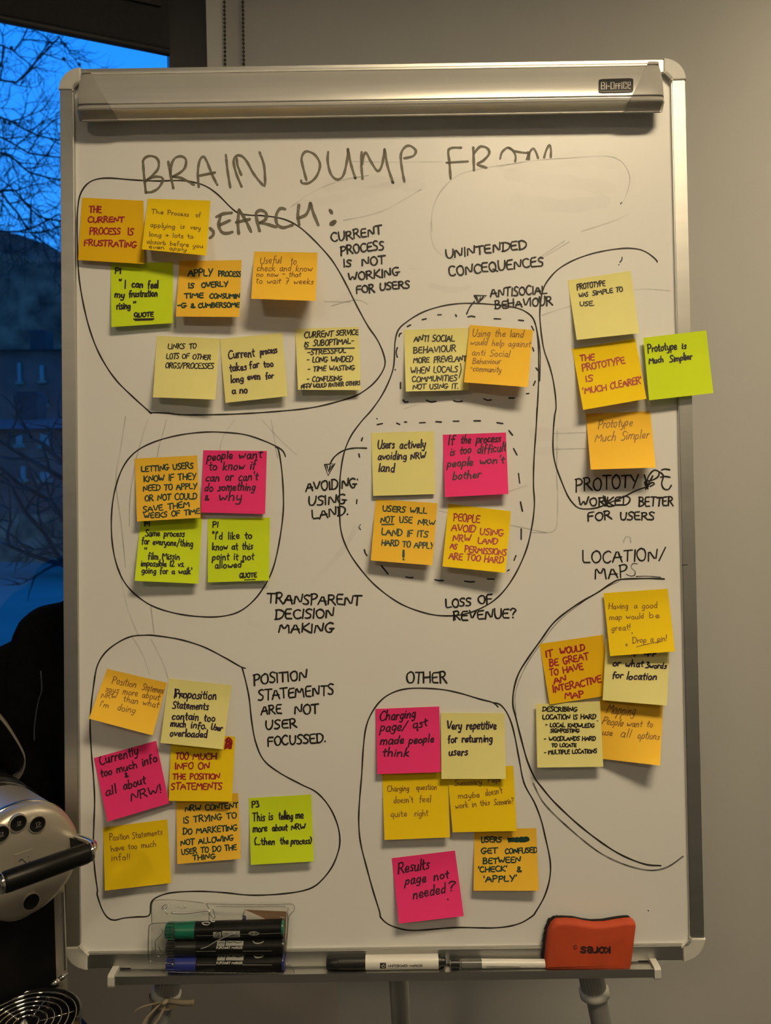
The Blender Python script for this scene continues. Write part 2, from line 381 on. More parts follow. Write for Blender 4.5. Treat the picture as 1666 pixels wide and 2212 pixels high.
# ================================================================== ROOM
def struct(o): o['kind'] = 'structure'; return o
def wx(s): return np.array([-.3146 - .9205 * s, 1.45 - .3908 * s])      # along the window wall from the corner
WN = np.array([.3908, -.9205])                                            # into the room
def wall_slab(mb, s0, s1, z0, z1, n0, n1):
    a = wx(s0) + WN * n0; b = wx(s1) + WN * n0; t = WN * (n1 - n0)
    mb.box((a[0], a[1], z0), (b[0] - a[0], b[1] - a[1], 0), (t[0], t[1], 0), (0, 0, z1 - z0))
b = MB(); b.wbox(-.3146, 3.1, 1.45, 1.57, 0, CEIL_Z); struct(b.build('wall_back', M_wall))
b = MB(); b.wbox(3.0, 3.12, -3.6, 1.45, 0, CEIL_Z); struct(b.build('wall_right', M_wall))
b = MB(); b.wbox(-3.2, 3.12, -3.72, -3.6, 0, CEIL_Z); struct(b.build('wall_front', M_wall))
b = MB(); b.wbox(-3.2, -3.08, -3.6, .27, 0, CEIL_Z); struct(b.build('wall_left', M_wall))
b = MB(); b.wbox(-3.3, 3.2, -3.8, 1.6, -.12, 0); struct(b.build('floor', M_floor))
b = MB(); b.wbox(-3.3, 3.2, -3.8, 1.6, CEIL_Z, CEIL_Z + .12); struct(b.build('ceiling', M_ceil))
# low wall under the window, meets the back wall at x=-0.11
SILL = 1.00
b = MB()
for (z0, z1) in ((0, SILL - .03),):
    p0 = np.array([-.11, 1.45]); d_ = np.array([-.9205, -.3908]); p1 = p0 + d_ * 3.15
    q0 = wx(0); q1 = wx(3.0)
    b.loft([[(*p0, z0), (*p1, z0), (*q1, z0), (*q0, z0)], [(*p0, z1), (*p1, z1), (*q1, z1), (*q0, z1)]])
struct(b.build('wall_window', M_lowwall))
b = MB(); e_ = WN * .02
b.loft([[(*(p0 + e_), SILL - .03), (*(p1 + e_), SILL - .03), (*q1, SILL - .03), (*q0, SILL - .03)], [(*(p0 + e_), SILL), (*(p1 + e_), SILL), (*q1, SILL), (*q0, SILL)]])
struct(b.build('trim_2', M_pwhite))
# wall corner beside the window, painted lighter to stand for light on its edge
b = MB(); b.box((-.3146 - .006, 1.444, SILL), (.032, 0, 0), (0, .006, 0), (0, 0, CEIL_Z - SILL)); struct(b.build('trim_1', mat('lit_corner_paint', (.74, .73, .69), .8)))
# window: frame, panes, mullion
b = MB(); wall_slab(b, .0, .073, SILL, CEIL_Z, -.05, .0); wall_slab(b, .073, 3.0, SILL, SILL + .05, -.05, 0); wall_slab(b, 1.3, 1.37, SILL + .05, CEIL_Z, -.05, 0)
wall_slab(b, 2.93, 3.0, SILL + .05, CEIL_Z, -.05, 0); wall_slab(b, .073, 3.0, CEIL_Z - .06, CEIL_Z, -.05, 0)
wf = struct(b.build('window_1', M_darkframe))
b = MB(); wall_slab(b, .073, 1.3, SILL + .05, CEIL_Z - .06, -.03, -.024); b.build('pane', M_glass, wf)
b = MB(); wall_slab(b, 1.37, 2.93, SILL + .05, CEIL_Z - .06, -.03, -.024); b.build('pane', M_glass, wf)
b = MB(); wall_slab(b, .068, .076, SILL + .05, CEIL_Z - .06, -.022, .001); b.build('seal', M_pblack, wf)
# roller blind
bz = Wd(390, 116, 1.42)[2]
bl = thing('roller_blind', 'dark roller blind pulled a little way down over the window', 'blind', (*wx(.7), bz))
b = MB(); wall_slab(b, .076, 1.3, bz, CEIL_Z - .05, .004, .007); b.build('blind_cloth', M_blind, bl)
b = MB(); a0 = wx(.076) + WN * .0055; a1 = wx(1.3) + WN * .0055; b.lathe((*a0, bz), (*a1, bz), [(0, .007), (1, .007)], 12); b.build('bottom_bar', M_darkframe, bl, True)
b = MB(); a0 = wx(.076) + WN * .04; a1 = wx(1.3) + WN * .04; b.lathe((*a0, CEIL_Z - .08), (*a1, CEIL_Z - .08), [(0, .035), (1, .035)], 20); b.build('roller', M_blind, bl, True)
b = MB(); wall_slab(b, .09, 1.3, bz + .075, CEIL_Z - .05, .010, .013); b.build('blind_hem', mat('blind_layer', (.03, .024, .02), .9), bl)
# bead chain: two strands hanging beside the window
ch = thing('bead_chain', 'beaded metal blind chain hanging in two strands above the flipchart', 'chain', Wd(505, 160, 1.43))
for (xa, ya, xb, yb) in ((483.5, -120, 490, 420), (523, -120, 531, 420)):
    b = MB(); A = Wd(xa, ya, 1.432); Z = Wd(xb, yb, 1.432); n_ = int(np.linalg.norm(Z - A) / .0074)
    for i in range(n_):
        p = A + (Z - A) * i / n_; r = .0029; rings = []
        for a in (-1, -.5, 0, .5, 1):
            rr = r * math.cos(a * math.pi / 2 * .8); rings.append([p + np.array([rr * math.cos(k * math.pi / 3), rr * math.sin(k * math.pi / 3), r * math.sin(a * math.pi / 2 * .8)]) for k in range(6)])
        b.loft(rings)
    b.tube([A, Z], .0009, 5); o = b.build('bead_strand', M_bead, ch, True); o['kind'] = 'stuff'
b = MB(); b.tube([Wd(490, 420, 1.432), Wd(498, 434, 1.432), Wd(511, 439, 1.432), Wd(524, 434, 1.432), Wd(531, 420, 1.432)], .0022, 6); b.build('chain_loop', M_bead, ch, True)
b = MB(); b.box(Wd(478, -120, 1.44), (.055, 0, 0), (0, -.02, 0), (0, 0, .03)); b.build('chain_bracket', M_darkframe, ch)

# ceiling lights
M_diff = {}
CEIL_LBL = ['large warm ceiling light panel above the flipchart', 'square ceiling light panel to the right, near the wall', 'long ceiling light panel at the back left of the room', 'long added fill light panel at the back right of the room']
for i, (x, y, sx, sy, st) in enumerate(PANELS):
    t = thing('ceiling_light', CEIL_LBL[i], 'lamp', (x, y, CEIL_Z - .03))
    b = MB(); e = .02
    for (x0, x1, y0, y1) in ((x - sx / 2 - e, x + sx / 2 + e, y - sy / 2 - e, y - sy / 2), (x - sx / 2 - e, x + sx / 2 + e, y + sy / 2, y + sy / 2 + e), (x - sx / 2 - e, x - sx / 2, y - sy / 2, y + sy / 2), (x + sx / 2, x + sx / 2 + e, y - sy / 2, y + sy / 2)):
        b.wbox(x0, x1, y0, y1, CEIL_Z - .03, CEIL_Z)
    b.build('frame', M_pwhite, t)
    b = MB(); b.wbox(x - sx / 2, x + sx / 2, y - sy / 2, y + sy / 2, CEIL_Z - .02, CEIL_Z - .012)
    b.build('diffuser', mat('lamp_diffuser_%d' % i, (.8, .8, .8), .5, emit=LAMP_COL, es=st), t)

# ================================================================== OUTSIDE
def poly_slab(name, pts, d, thick, m, zlow=None):
    V = [Wd(x, y, d) for x, y in pts]; mb = MB(); mb.loft([V, [v + np.array([0, thick, 0]) for v in V]]); return mb
gx = [(-900, 470), (-500, 430), (-200, 470), (0, 500), (40, 506), (90, 524), (133, 545), (250, 590), (420, 640), (520, 700)]
o = poly_slab('hill', gx + [(520, 1500), (-900, 1500)], 70, 14, M_hill).build('hillside', M_hill); struct(o)
gx = [(-900, 560), (-300, 530), (0, 545), (60, 556), (95, 566), (140, 566), (300, 590), (520, 600)]
o = poly_slab('hill', gx + [(520, 1400), (-900, 1400)], 52, 8, M_hill2).build('wooded_slope', M_hill2); struct(o)
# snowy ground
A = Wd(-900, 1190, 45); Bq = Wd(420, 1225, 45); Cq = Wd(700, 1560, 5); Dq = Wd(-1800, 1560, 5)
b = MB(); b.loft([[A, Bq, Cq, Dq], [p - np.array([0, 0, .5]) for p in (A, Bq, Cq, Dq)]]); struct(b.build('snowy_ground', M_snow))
# terrace of houses on the slope
def house(x0, x1, ytop, ybot, d, dep, wins, label):
    t = thing('terrace_house', label, 'building', Wd((x0 + x1) / 2, ybot, d), 'houses across the snowy ground')
    a = Wd(x0, ytop, d); c = Wd(x1, ybot, d)
    mb = MB(); mb.wbox(a[0], c[0], d, d + dep, c[2], a[2]); mb.build('wall', M_house, t)
    h = (c[0] - a[0]) * .18; mb = MB(); yc = d + dep / 2
    mb.loft([[(a[0] - .3, d - .4, a[2]), (a[0] - .3, yc, a[2] + h), (a[0] - .3, d + dep + .4, a[2])], [(c[0] + .3, d - .4, a[2]), (c[0] + .3, yc, a[2] + h), (c[0] + .3, d + dep + .4, a[2])]]); mb.build('roof', M_roof, t)
    mb = MB(); mb.wbox(a[0] + .5, a[0] + 1.3, yc - .4, yc + .4, a[2], a[2] + h + 1.0); mb.build('chimney', M_roof, t)
    for (wx0, wy0, ww, wh) in wins:
        p = Wd(wx0, wy0, d); q = Wd(wx0 + ww, wy0 + wh, d)
        mb = MB(); mb.wbox(p[0], q[0], d - .12, d - .02, q[2], p[2]); f = mb.build('window', M_pane, t)
        mb = MB(); mb.wbox(p[0] - .1, q[0] + .1, d - .16, d + .02, q[2] - .12, q[2]); mb.build('window_sill', M_snow, f)
house(-40, 150, 760, 925, 34, 8, [(40, 785, 8, 40), (88, 790, 9, 32), (42, 858, 10, 14), (93, 862, 10, 12)], 'dim terrace house with window panes painted pale as sky reflections high on the slope')
house(-90, 160, 930, 1110, 26, 7, [(38, 940, 14, 20), (90, 936, 22, 26), (48, 1008, 10, 26), (90, 1020, 20, 14)], 'lower dim house behind bare branches, wide gable')

def grow(mb, pods, p, d, L, r, lvl, plane_d):
    pts = [p]; q = np.array(p); dd = np.array(d, float); n = 5
    for i in range(n):
        dd = dd + np.array([R_.uniform(-.28, .28), R_.uniform(-.15, .15), R_.uniform(-.28, .28)]); dd /= np.linalg.norm(dd); q = q + dd * L / n; pts.append(q)
    mb.tube(pts, [r * (1 - .7 * i / n) for i in range(n + 1)], 5)
    if lvl > 0:
        for k in range(5 if lvl > 1 else 4):
            i = R_.randint(1, n); sgn = R_.choice((-1, 1)); a = R_.uniform(.4, 1.0) * sgn; e = dd
            nd = np.array([e[0] * math.cos(a) - e[2] * math.sin(a), e[1] + R_.uniform(-.3, .3), e[0] * math.sin(a) + e[2] * math.cos(a)])
            grow(mb, pods, pts[i], nd, L * R_.uniform(.45, .75), r * .55, lvl - 1, plane_d)
    elif R_.random() < .10: pods.append(pts[-1])
def tree(label, trunk, limbs, d, lv, name='bare_tree', rr=.014):
    base = Wd(*trunk[-1], d); t = thing(name, label, 'tree', base, None)
    mb = MB(); T = [Wd(x, y, d) for x, y in trunk]; mb.tube(T, [.05 + .05 * i / (len(T) - 1) for i in range(len(T))], 10); mb.build('trunk', M_bark, t, True)
    mb = MB(); pods = []
    for L in limbs:
        pts = [Wd(x, y, d + R_.uniform(-.15, .15)) for x, y in spl(L, step=25)]
        n = len(pts); mb.tube(pts, [rr * (1 - .6 * i / (n - 1)) for i in range(n)], 6)
        for i in range(n):
            if i % 2 == 0 or lv > 1:
                tdir = pts[min(i + 1, n - 1)] - pts[max(0, i - 1)]; tdir /= np.linalg.norm(tdir)
                a = R_.uniform(.4, 1.2) * R_.choice((-1, 1)); nd = np.array([tdir[0] * math.cos(a) - tdir[2] * math.sin(a), R_.uniform(-.3, .3), tdir[0] * math.sin(a) + tdir[2] * math.cos(a)])
                grow(mb, pods, pts[i], nd, R_.uniform(.22, .42), rr * .42, lv, d)
    o = mb.build('branches', M_bark, t, True); o['kind'] = 'stuff'
    if pods and name == 'bare_tree':
        mb = MB()
        for p in pods[:70]:
            r = R_.uniform(.012, .018); mb.loft([[p + np.array([math.cos(k * math.pi / 3) * r * c, math.sin(k * math.pi / 3) * r * c, r * s_]) for k in range(6)] for s_, c in ((-1, .2), (-.5, .85), (.3, 1), (1, .3))])
        o = mb.build('seed_pods', M_bark, t, True); o['kind'] = 'stuff'
tree('bare tree with twiggy branches and seed pods against the blue sky', [(-420, 120), (-380, 500), (-360, 1300)],
     [[(-400, 260), (-150, 200), (0, 173), (35, 178), (75, 136), (128, 80)], [(-390, 300), (-100, 240), (0, 253), (40, 272), (80, 292), (128, 303)], [(-390, 420), (-120, 330), (0, 330), (40, 352), (65, 373), (133, 390), (170, 400)],
      [(-380, 480), (-120, 420), (0, 413), (34, 412), (52, 437), (80, 463), (102, 473), (150, 478)], [(-380, 560), (-60, 400), (20, 440), (50, 480), (66, 504), (120, 540)], [(-380, 380), (-60, 300), (10, 300), (60, 330), (130, 340)],
      [(-380, 520), (-80, 500), (40, 500), (85, 485), (128, 462)], [(-400, 250), (-120, 130), (-20, 90), (30, 110), (60, 60)]], 6.0, 2)
tree('dark branches of a second tree crossing in front of the far houses', [(330, 1080), (300, 1200), (280, 1480)],
     [[(330, 1140), (220, 1085), (135, 1033), (81, 1003), (16, 963), (-40, 930)], [(320, 1200), (200, 1160), (135, 1120), (114, 1085), (41, 1044), (-10, 1000)], [(300, 1320), (200, 1270), (138, 1217), (95, 1150), (54, 1106), (20, 1040)],
      [(310, 1240), (200, 1235), (130, 1218), (70, 1200), (0, 1170)], [(320, 1100), (200, 1020), (135, 1000), (95, 960), (50, 940)]], 5.0, 1, 'leafless_tree', .027)

# ================================================================== FLIPCHART
fc = thing('flipchart_easel', 'aluminium framed magnetic flipchart easel covered in handwriting and sticky notes', 'flipchart', (0, 1.0, 0))
FWd = .0165
b = MB(); b.bbox(-BW + .012, BW - .012, -BH + .012, BH - .004, -.010, 0.0); panel = b.build('whiteboard_panel', M_board, fc)
cr_ = .0255
def frame_piece(u0, u1, v0, v1, nm='frame_rail'):
    b = MB(); b.bbox(u0, u1, v0, v1, -.013, .0045)
    if u1 - u0 > v1 - v0: b.bbox(u0, u1, v0 + .001, v1 - .001, .0045, .0055)
    else: b.bbox(u0 + .001, u1 - .001, v0, v1, .0045, .0055)
    return b.build(nm, M_alu, fc)
frame_piece(-BW, -BW + FWd, -BH + cr_, BH - cr_); frame_piece(BW - FWd, BW, -BH + cr_, BH - cr_)
frame_piece(-BW + cr_, BW - cr_, -BH, -BH + FWd + .001); frame_piece(-BW + cr_, BW - cr_, BH - FWd, BH)
for su, sv in ((-1, -1), (1, -1), (-1, 1), (1, 1)):
    pts = []
    c0 = (BW - cr_, BH - cr_)
    for k in range(9):
        a = k / 8 * math.pi / 2; pts.append((c0[0] + (cr_ + .0008) * math.cos(a), c0[1] + (cr_ + .0008) * math.sin(a)))
    # inner side
    r2 = .011; ci = (BW - FWd - r2, BH - FWd - r2)
    inner = [(c0[0] - .0005, BH - FWd - .001)] + [(ci[0] + r2 * math.cos(a), ci[1] + r2 * math.sin(a)) for a in [math.pi / 2 * (1 - k / 5) for k in range(6)]] + [(BW - FWd - .001, c0[1] - .0005)]
    pts = pts + inner
    pts = [(u * su, v * sv) for u, v in pts]
    if su * sv < 0: pts = pts[::-1]
    b = MB(); b.pillow(pts, -.014, .0072, .0015, 2); b.build('frame_corner', M_greyp, fc)
# clamp bar on top
prof = [(.000, .004), (.0003, .011), (.0010, .0125), (.0022, .0125), (.0030, .0115), (.0045, .0125), (.008, .0170), (.013, .0218), (.019, .0262), (.025, .0295), (.0305, .0318), (.0330, .0315), (.0345, .0290), (.0360, .0285), (.0375, .0305), (.0390, .0335), (.0405, .0342), (.0425, .0335), (.0440, .031),
        (.050, .0265), (.0568, .0218), (.0577, .0220), (.0585, .0212), (.0583, .0200), (.0500, .0190), (.0300, .0170), (.0290, .004)]
vt = UV(800, 145.5, .0115)[1]; HB = vt - UV(800, 252, .0230)[1]
PPX = [(145.5, .0115), (148.5, .0120), (150.5, .0118), (152.5, .0105), (155, .0125), (161, .0180), (169, .0228), (180, .0270), (194, .0300), (206, .0315), (214, .0315), (216.5, .0296), (219, .0296), (221.5, .0326), (224.5, .0338), (227.5, .0330), (230.5, .0308), (248.5, .0238), (250, .0241), (252, .0230)]
prof = [(0.0, .004)] + [(vt - UV(800, y_, n_)[1], n_) for y_, n_ in PPX] + [(HB - .0004, .0215), (HB - .009, .0200), (HB - .028, .0180), (HB - .029, .004)]
uL = UV(169, 200, .02)[0]; uR = UV(1433, 200, .02)[0]
def lerp(a, b, t): return a + (b - a) * t
def dl(dv): return lerp(UV(192, 160, .015)[0], UV(258, 262, .021)[0], dv / HB)
def dr(dv): return lerp(UV(1403, 135, .015)[0], UV(1345, 243, .021)[0], dv / HB)
b = MB(); rg = []
for s_ in np.linspace(0, 1, 5): rg.append([B(lerp(dl(dv), dr(dv), s_), vt - dv, n) for dv, n in prof])
b.loft(rg); bar = auto_smooth(b.build('clamp_bar', M_alubar, fc), 35)
def endcap(side):
    rows = []; ue = uL if side < 0 else uR; f = dl if side < 0 else dr
    H = HB
    for s_ in (0, .12, .3, .6, 1.0):
        ring = []
        for dv, n in prof:
            k = 1 + .03; n2 = .004 + (n - .004) * 1.03 + .0006; dv2 = (dv - H / 2) * 1.035 + H / 2
            uu = lerp(ue, f(dv), s_)
            if s_ == 0: n2 = .004 + (n2 - .004) * .62; dv2 = (dv2 - H / 2) * .86 + H / 2
            elif s_ == .12:
                n2 = .004 + (n2 - .004) * .95; dv2 = (dv2 - H / 2) * .985 + H / 2
            if .030 < dv < .041 and s_ >= .12 and side: n2 -= 0.0
            ring.append(B(uu, vt - dv2, n2))
        rows.append(ring)
    if side > 0: rows = rows[::-1]
    mb = MB(); mb.loft(rows); return auto_smooth(mb.build('bar_end_cap', M_capp, fc), 40)
endcap(-1); endcap(1)
def surf_off(off): return lambda x, y: Pn(x, y, np.full(len(x), off))
# maker's label on the bar
PV = np.array([p[0] for p in prof[1:-4]]); PN_ = np.array([p[1] for p in prof[1:-4]])
def bar_surf(e):
    def f(x, y):
        x = np.asarray(x, float); y = np.asarray(y, float); n = np.full(len(x), .028)
        for _ in range(6):
            q = Pn(x, y, n + e); v = (q - BO) @ EV; n = np.interp(vt - v, PV, PN_)
        return Pn(x, y, n + e)
    return f
L2 = fr(3, [(608, 201), (820, 195), (820, 280), (608, 284)]); ng = 9; gp = []
for j in range(ng):
    for i in range(ng):
        a_, b_ = i / (ng - 1), j / (ng - 1); k_ = .012 * (1 if (i in (0, ng - 1)) and (j in (0, ng - 1)) else 0)
        x = (1 - b_) * lerp(L2[0][0], L2[1][0], a_) + b_ * lerp(L2[3][0], L2[2][0], a_); y = (1 - b_) * lerp(L2[0][1], L2[1][1], a_) + b_ * lerp(L2[3][1], L2[2][1], a_)
        if k_: x += (1.2 if i == 0 else -1.2); y += (1.2 if j == 0 else -1.2)
        gp.append((x, y))
X_ = [p[0] for p in gp]; Y_ = [p[1] for p in gp]; V1 = bar_surf(.0011)(X_, Y_); V0 = bar_surf(.0001)(X_, Y_); N2_ = ng * ng; Fc = []
for j in range(ng - 1):
    for i in range(ng - 1): a_ = j * ng + i; Fc += [(a_, a_ + ng, a_ + ng + 1, a_ + 1), (a_ + N2_, a_ + 1 + N2_, a_ + ng + 1 + N2_, a_ + ng + N2_)]
ed_ = list(range(ng)) + [i * ng + ng - 1 for i in range(1, ng)] + [(ng - 1) * ng + j for j in range(ng - 2, -1, -1)] + [i * ng for i in range(ng - 2, 0, -1)]
for k in range(len(ed_)): a_, b_ = ed_[k], ed_[(k + 1) % len(ed_)]; Fc.append((a_, b_, b_ + N2_, a_ + N2_))
lb = mk('maker_label', np.vstack([V1, V0]), Fc, mat('label_black', (.008, .008, .008), .45), bar); lb['label'] = 'small black label with grey block letters'
BO_ = [[(624, 262), (624, 222), (642, 222), (644, 236), (638, 242), (644, 246), (644, 262), (624, 262)], [(624, 242), (638, 242)], [(655, 262), (655, 236)], [(655, 224), (655, 228)], [(664, 245), (674, 244)],
       [(683, 261), (683, 221), (702, 221), (702, 261), (683, 261)], [(713, 261), (713, 229), (722, 229)], [(709, 242), (721, 242)], [(731, 261), (731, 228), (741, 228)], [(727, 241), (740, 241)],
       [(750, 260), (750, 234)], [(750, 222), (750, 226)], [(776, 232), (776, 220), (761, 220), (761, 259), (776, 259), (776, 248)], [(802, 258), (787, 258), (787, 219), (802, 219), (802, 238), (787, 238)]]
def sub_ink(name, strokes, w, m, off, parent): return strokes_obj(name, strokes, w, m, surf_off(off), parent)
strokes_obj('label_lettering', [fr(3, p) for p in BO_], 2.2, mat('pale_print', (.5, .48, .44), .5), bar_surf(.00135), bar)
# rail below: pen tray
v0 = -BH; tl = UV(233, 2106, .022)[0]; trr = UV(1428, 2099, .022)[0]
vl = UV(833, 2102.5, .022)[1]
b = MB(); b.bbox(tl + .008, trr - .008, vl - .003, vl - .0015, -.012, .020); b.bbox(tl + .006, trr - .006, vl - .0095, vl, .020, .0215); b.bbox(tl + .006, trr - .006, vl - .0095, vl - .008, .016, .020)
b.bbox(tl + .02, trr - .02, vl - .003, -BH + .001, .0005, .0030); tray = b.build('pen_tray', M_alu, fc)
for s_, u in ((-1, tl), (1, trr)):
    b = MB(); u0, u1 = (u, u + .0075) if s_ < 0 else (u - .0075, u)
    pr = [(-.012, -.005), (-.012, .002), (-.004, .0035), (.012, .003), (.0215, .0022), (.0232, 0), (.0235, -.009), (.0225, -.0115), (.016, -.0115), (.010, -.006)]
    b.loft([[B(uu, vl + dv, n) for n, dv in pr] for uu in (u0, u1)]); b.build('tray_end_cap', M_greyp, fc)
# legs
def leg(px0, py0, px1, py1, off, nm='leg', r=.0125, sleeve=True):
    A = P(px0, py0, off); Z = P(px1, py1, off); d = (Z - A); t = A[2] / -d[2]; G = A + d * t; T = A - d * 3.0
    mb = MB(); mb.lathe(T, G, [(0, r), (1, r)], 24); L = auto_smooth(mb.build(nm, M_leg, fc))
    mb = MB(); e = (G - A) / np.linalg.norm(G - A); mb.lathe(G - e * .03, G, [(0, r * 1.25), (.8, r * 1.3), (1, r * 1.1)], 20); mb.build('rubber_foot', M_pblack, L, True)
    if sleeve:
        k0 = P(*sleeve, off); rr = r * 1.22
        mb = MB(); n = 48; k1 = T
        x = np.cross(e, [0, 1, 0]); x /= np.linalg.norm(x); y = np.cross(e, x)
        mb.loft([[q + (x * math.cos(2 * math.pi * k / n) + y * math.sin(2 * math.pi * k / n)) * (rr - (.0007 if k % 2 else 0)) for k in range(n)] for q in (T, k0)]); mb.build('ribbed_sleeve', M_leg, L)
        mb = MB(); mb.lathe(k0 - e * .004, k0 + e * .006, [(0, rr), (.08, rr * 1.17), (.85, rr * 1.17), (1, rr * .95)], 28); mb.build('collar', M_greyp, L, True)
    return L
leg(363, 2127, 343, 2208, -.022, sleeve=(359, 2146)); leg(1280.5, 2116, 1299, 2208, -.022, sleeve=(1284, 2142))
A = P(851, 1900, -.08); Z = P(866, 2208, -.20)
d = Z - A; G = A + d * (A[2] / -d[2]); b = MB(); b.lathe(A - d * .42, G, [(0, .0135), (1, .0135)], 20); L = b.build('leg', M_leg, fc, True)
L['label'] = 'rear support leg in shadow'
b = MB(); b.bbox(-.25, .25, -.05, -.02, -.026, -.013); b.build('back_brace', M_leg, fc)
b = MB(); b.bbox(-.25, .25, -.36, -.33, -.026, -.013); b.build('back_brace', M_leg, fc)

# ---------------------------------------------------------- ink on the board
def on_board(name, strokes, w, m=M_ink, off=.0003): return sub_ink(name, strokes, w, m, off, panel)
HEAD = [
 ('CURRENT PROCESS IS NOT WORKING FOR USERS', 6, 3.4, [("CURRENT", 52, 137, 400, 82, 58), ("PROCESS", 117, 228, 415, 188, 60), ("IS", 138, 308, 190, 304, 48), ("NOT", 262, 300, 422, 290, 56), ("WORKING", 168, 408, 522, 368, 55), ("FOR", 224, 490, 348, 482, 52), ("USERS", 388, 470, 592, 455, 50)]),
 ('UNINTENDED CONCEQUENCES', 6, 3.4, [("UNINTENDED", 845, 250, 1405, 182, 60), ("CONCEQUENCES", 864, 372, 1520, 302, 63)]),
 ('ANTISOCIAL BEHAVIOUR', 6, 3.2, [("ANTISOCIAL", 1155, 520, 1542, 492, 58), ("BEHAVIOUR", 1184, 600, 1580, 572, 56)]),
 ('AVOIDING USING LAND', 9, 3.4, [("AVOIDING", 65, 560, 402, 533, 60), ("USING", 80, 655, 335, 640, 58), ("LAND.", 108, 745, 345, 715, 58)]),
 ('TRANSPARENT DECISION MAKING', 8, 3.5, [("TRANSPARENT", 1015, 1178, 1605, 1190, 62), ("DECISION", 1065, 1280, 1436, 1268, 58), ("MAKING", 1088, 1363, 1435, 1362, 56)]),
 ('LOSS OF REVENUE', 9, 3.4, [("LOSS", 998, 1338, 1165, 1318, 54), ("OF", 1212, 1312, 1308, 1306, 58), ("REVENUE?", 1044, 1420, 1465, 1404, 62)]),
 ('PROTOTYPE WORKED BETTER FOR USERS', 10, 3.2, [("PROTOTY", 388, 838, 955, 802, 118), ("WORKED", 415, 970, 878, 962, 75), ("BETTER", 960, 972, 1266, 970, 80), ("FOR", 500, 1108, 712, 1090, 72), ("USERS", 790, 1094, 1096, 1092, 66)]),
 ('LOCATION MAPS', 10, 3.1, [("LOCATION/", 452, 1485, 1200, 1455, 105), ("MAP", 568, 1632, 855, 1608, 105)]),
 ('POSITION STATEMENTS ARE NOT USER FOCUSSED', 12, 3.4, [("POSITION", 1056, 342, 1388, 308, 60), ("STATEMENTS", 1086, 438, 1553, 402, 62), ("ARE", 1102, 528, 1230, 522, 55), ("NOT", 1310, 524, 1458, 518, 55), ("USER", 1132, 620, 1325, 606, 52), ("FOCUSSED.", 1145, 722, 1503, 698, 56)]),
 ('OTHER', 13, 3.4, [("OTHER", 428, 166, 742, 158, 88)]),
]
EXTRA = {'PROTOTYPE WORKED BETTER FOR USERS': [(10, [[(1010, 690), (1040, 815)], [(1022, 820), (1040, 720), (1080, 660), (1110, 648), (1142, 665), (1130, 710), (1075, 740), (1045, 745)], [(1012, 755), (1030, 790), (1085, 700)], [(1030, 800), (1075, 760), (1100, 772), (1062, 795)],
    [(1165, 648), (1190, 638), (1238, 645)], [(1155, 712), (1195, 705), (1240, 712)], [(1150, 665), (1180, 700), (1165, 770), (1185, 815), (1225, 822), (1252, 785)], [(655, 885), (680, 970), (745, 965)], [(640, 880), (665, 965)]])],
    'LOSS OF REVENUE': [(9, [[(1050, 1365), (1060, 1415)]])]}
for nm, f, wd, lines in HEAD:
    st = []
    for t, x0, y0, x1, y1, h in lines:
        (a, b1), (c, d1) = fr(f, [(x0, y0), (x1, y1)]); st += text_px(t, a, b1, c, d1, h / FR[f][2], slant=.05)
    wd *= 1.1
    for (f2, ss) in EXTRA.get(nm, []): st += [spl(fr(f2, s_), step=3) for s_ in ss]
    o = on_board('marker_heading', st, wd, M_ink); o['label'] = 'black marker heading reading ' + nm.lower()
# fading S of MAPS and its line
o = on_board('faded_lettering', [spl(fr(10, [(945, 1492), (905, 1490), (890, 1525), (925, 1560), (920, 1595), (880, 1600), (848, 1585)]), step=3), spl(fr(10, [(935, 1605), (1040, 1602), (1155, 1612)]))], 2.6, M_fade)
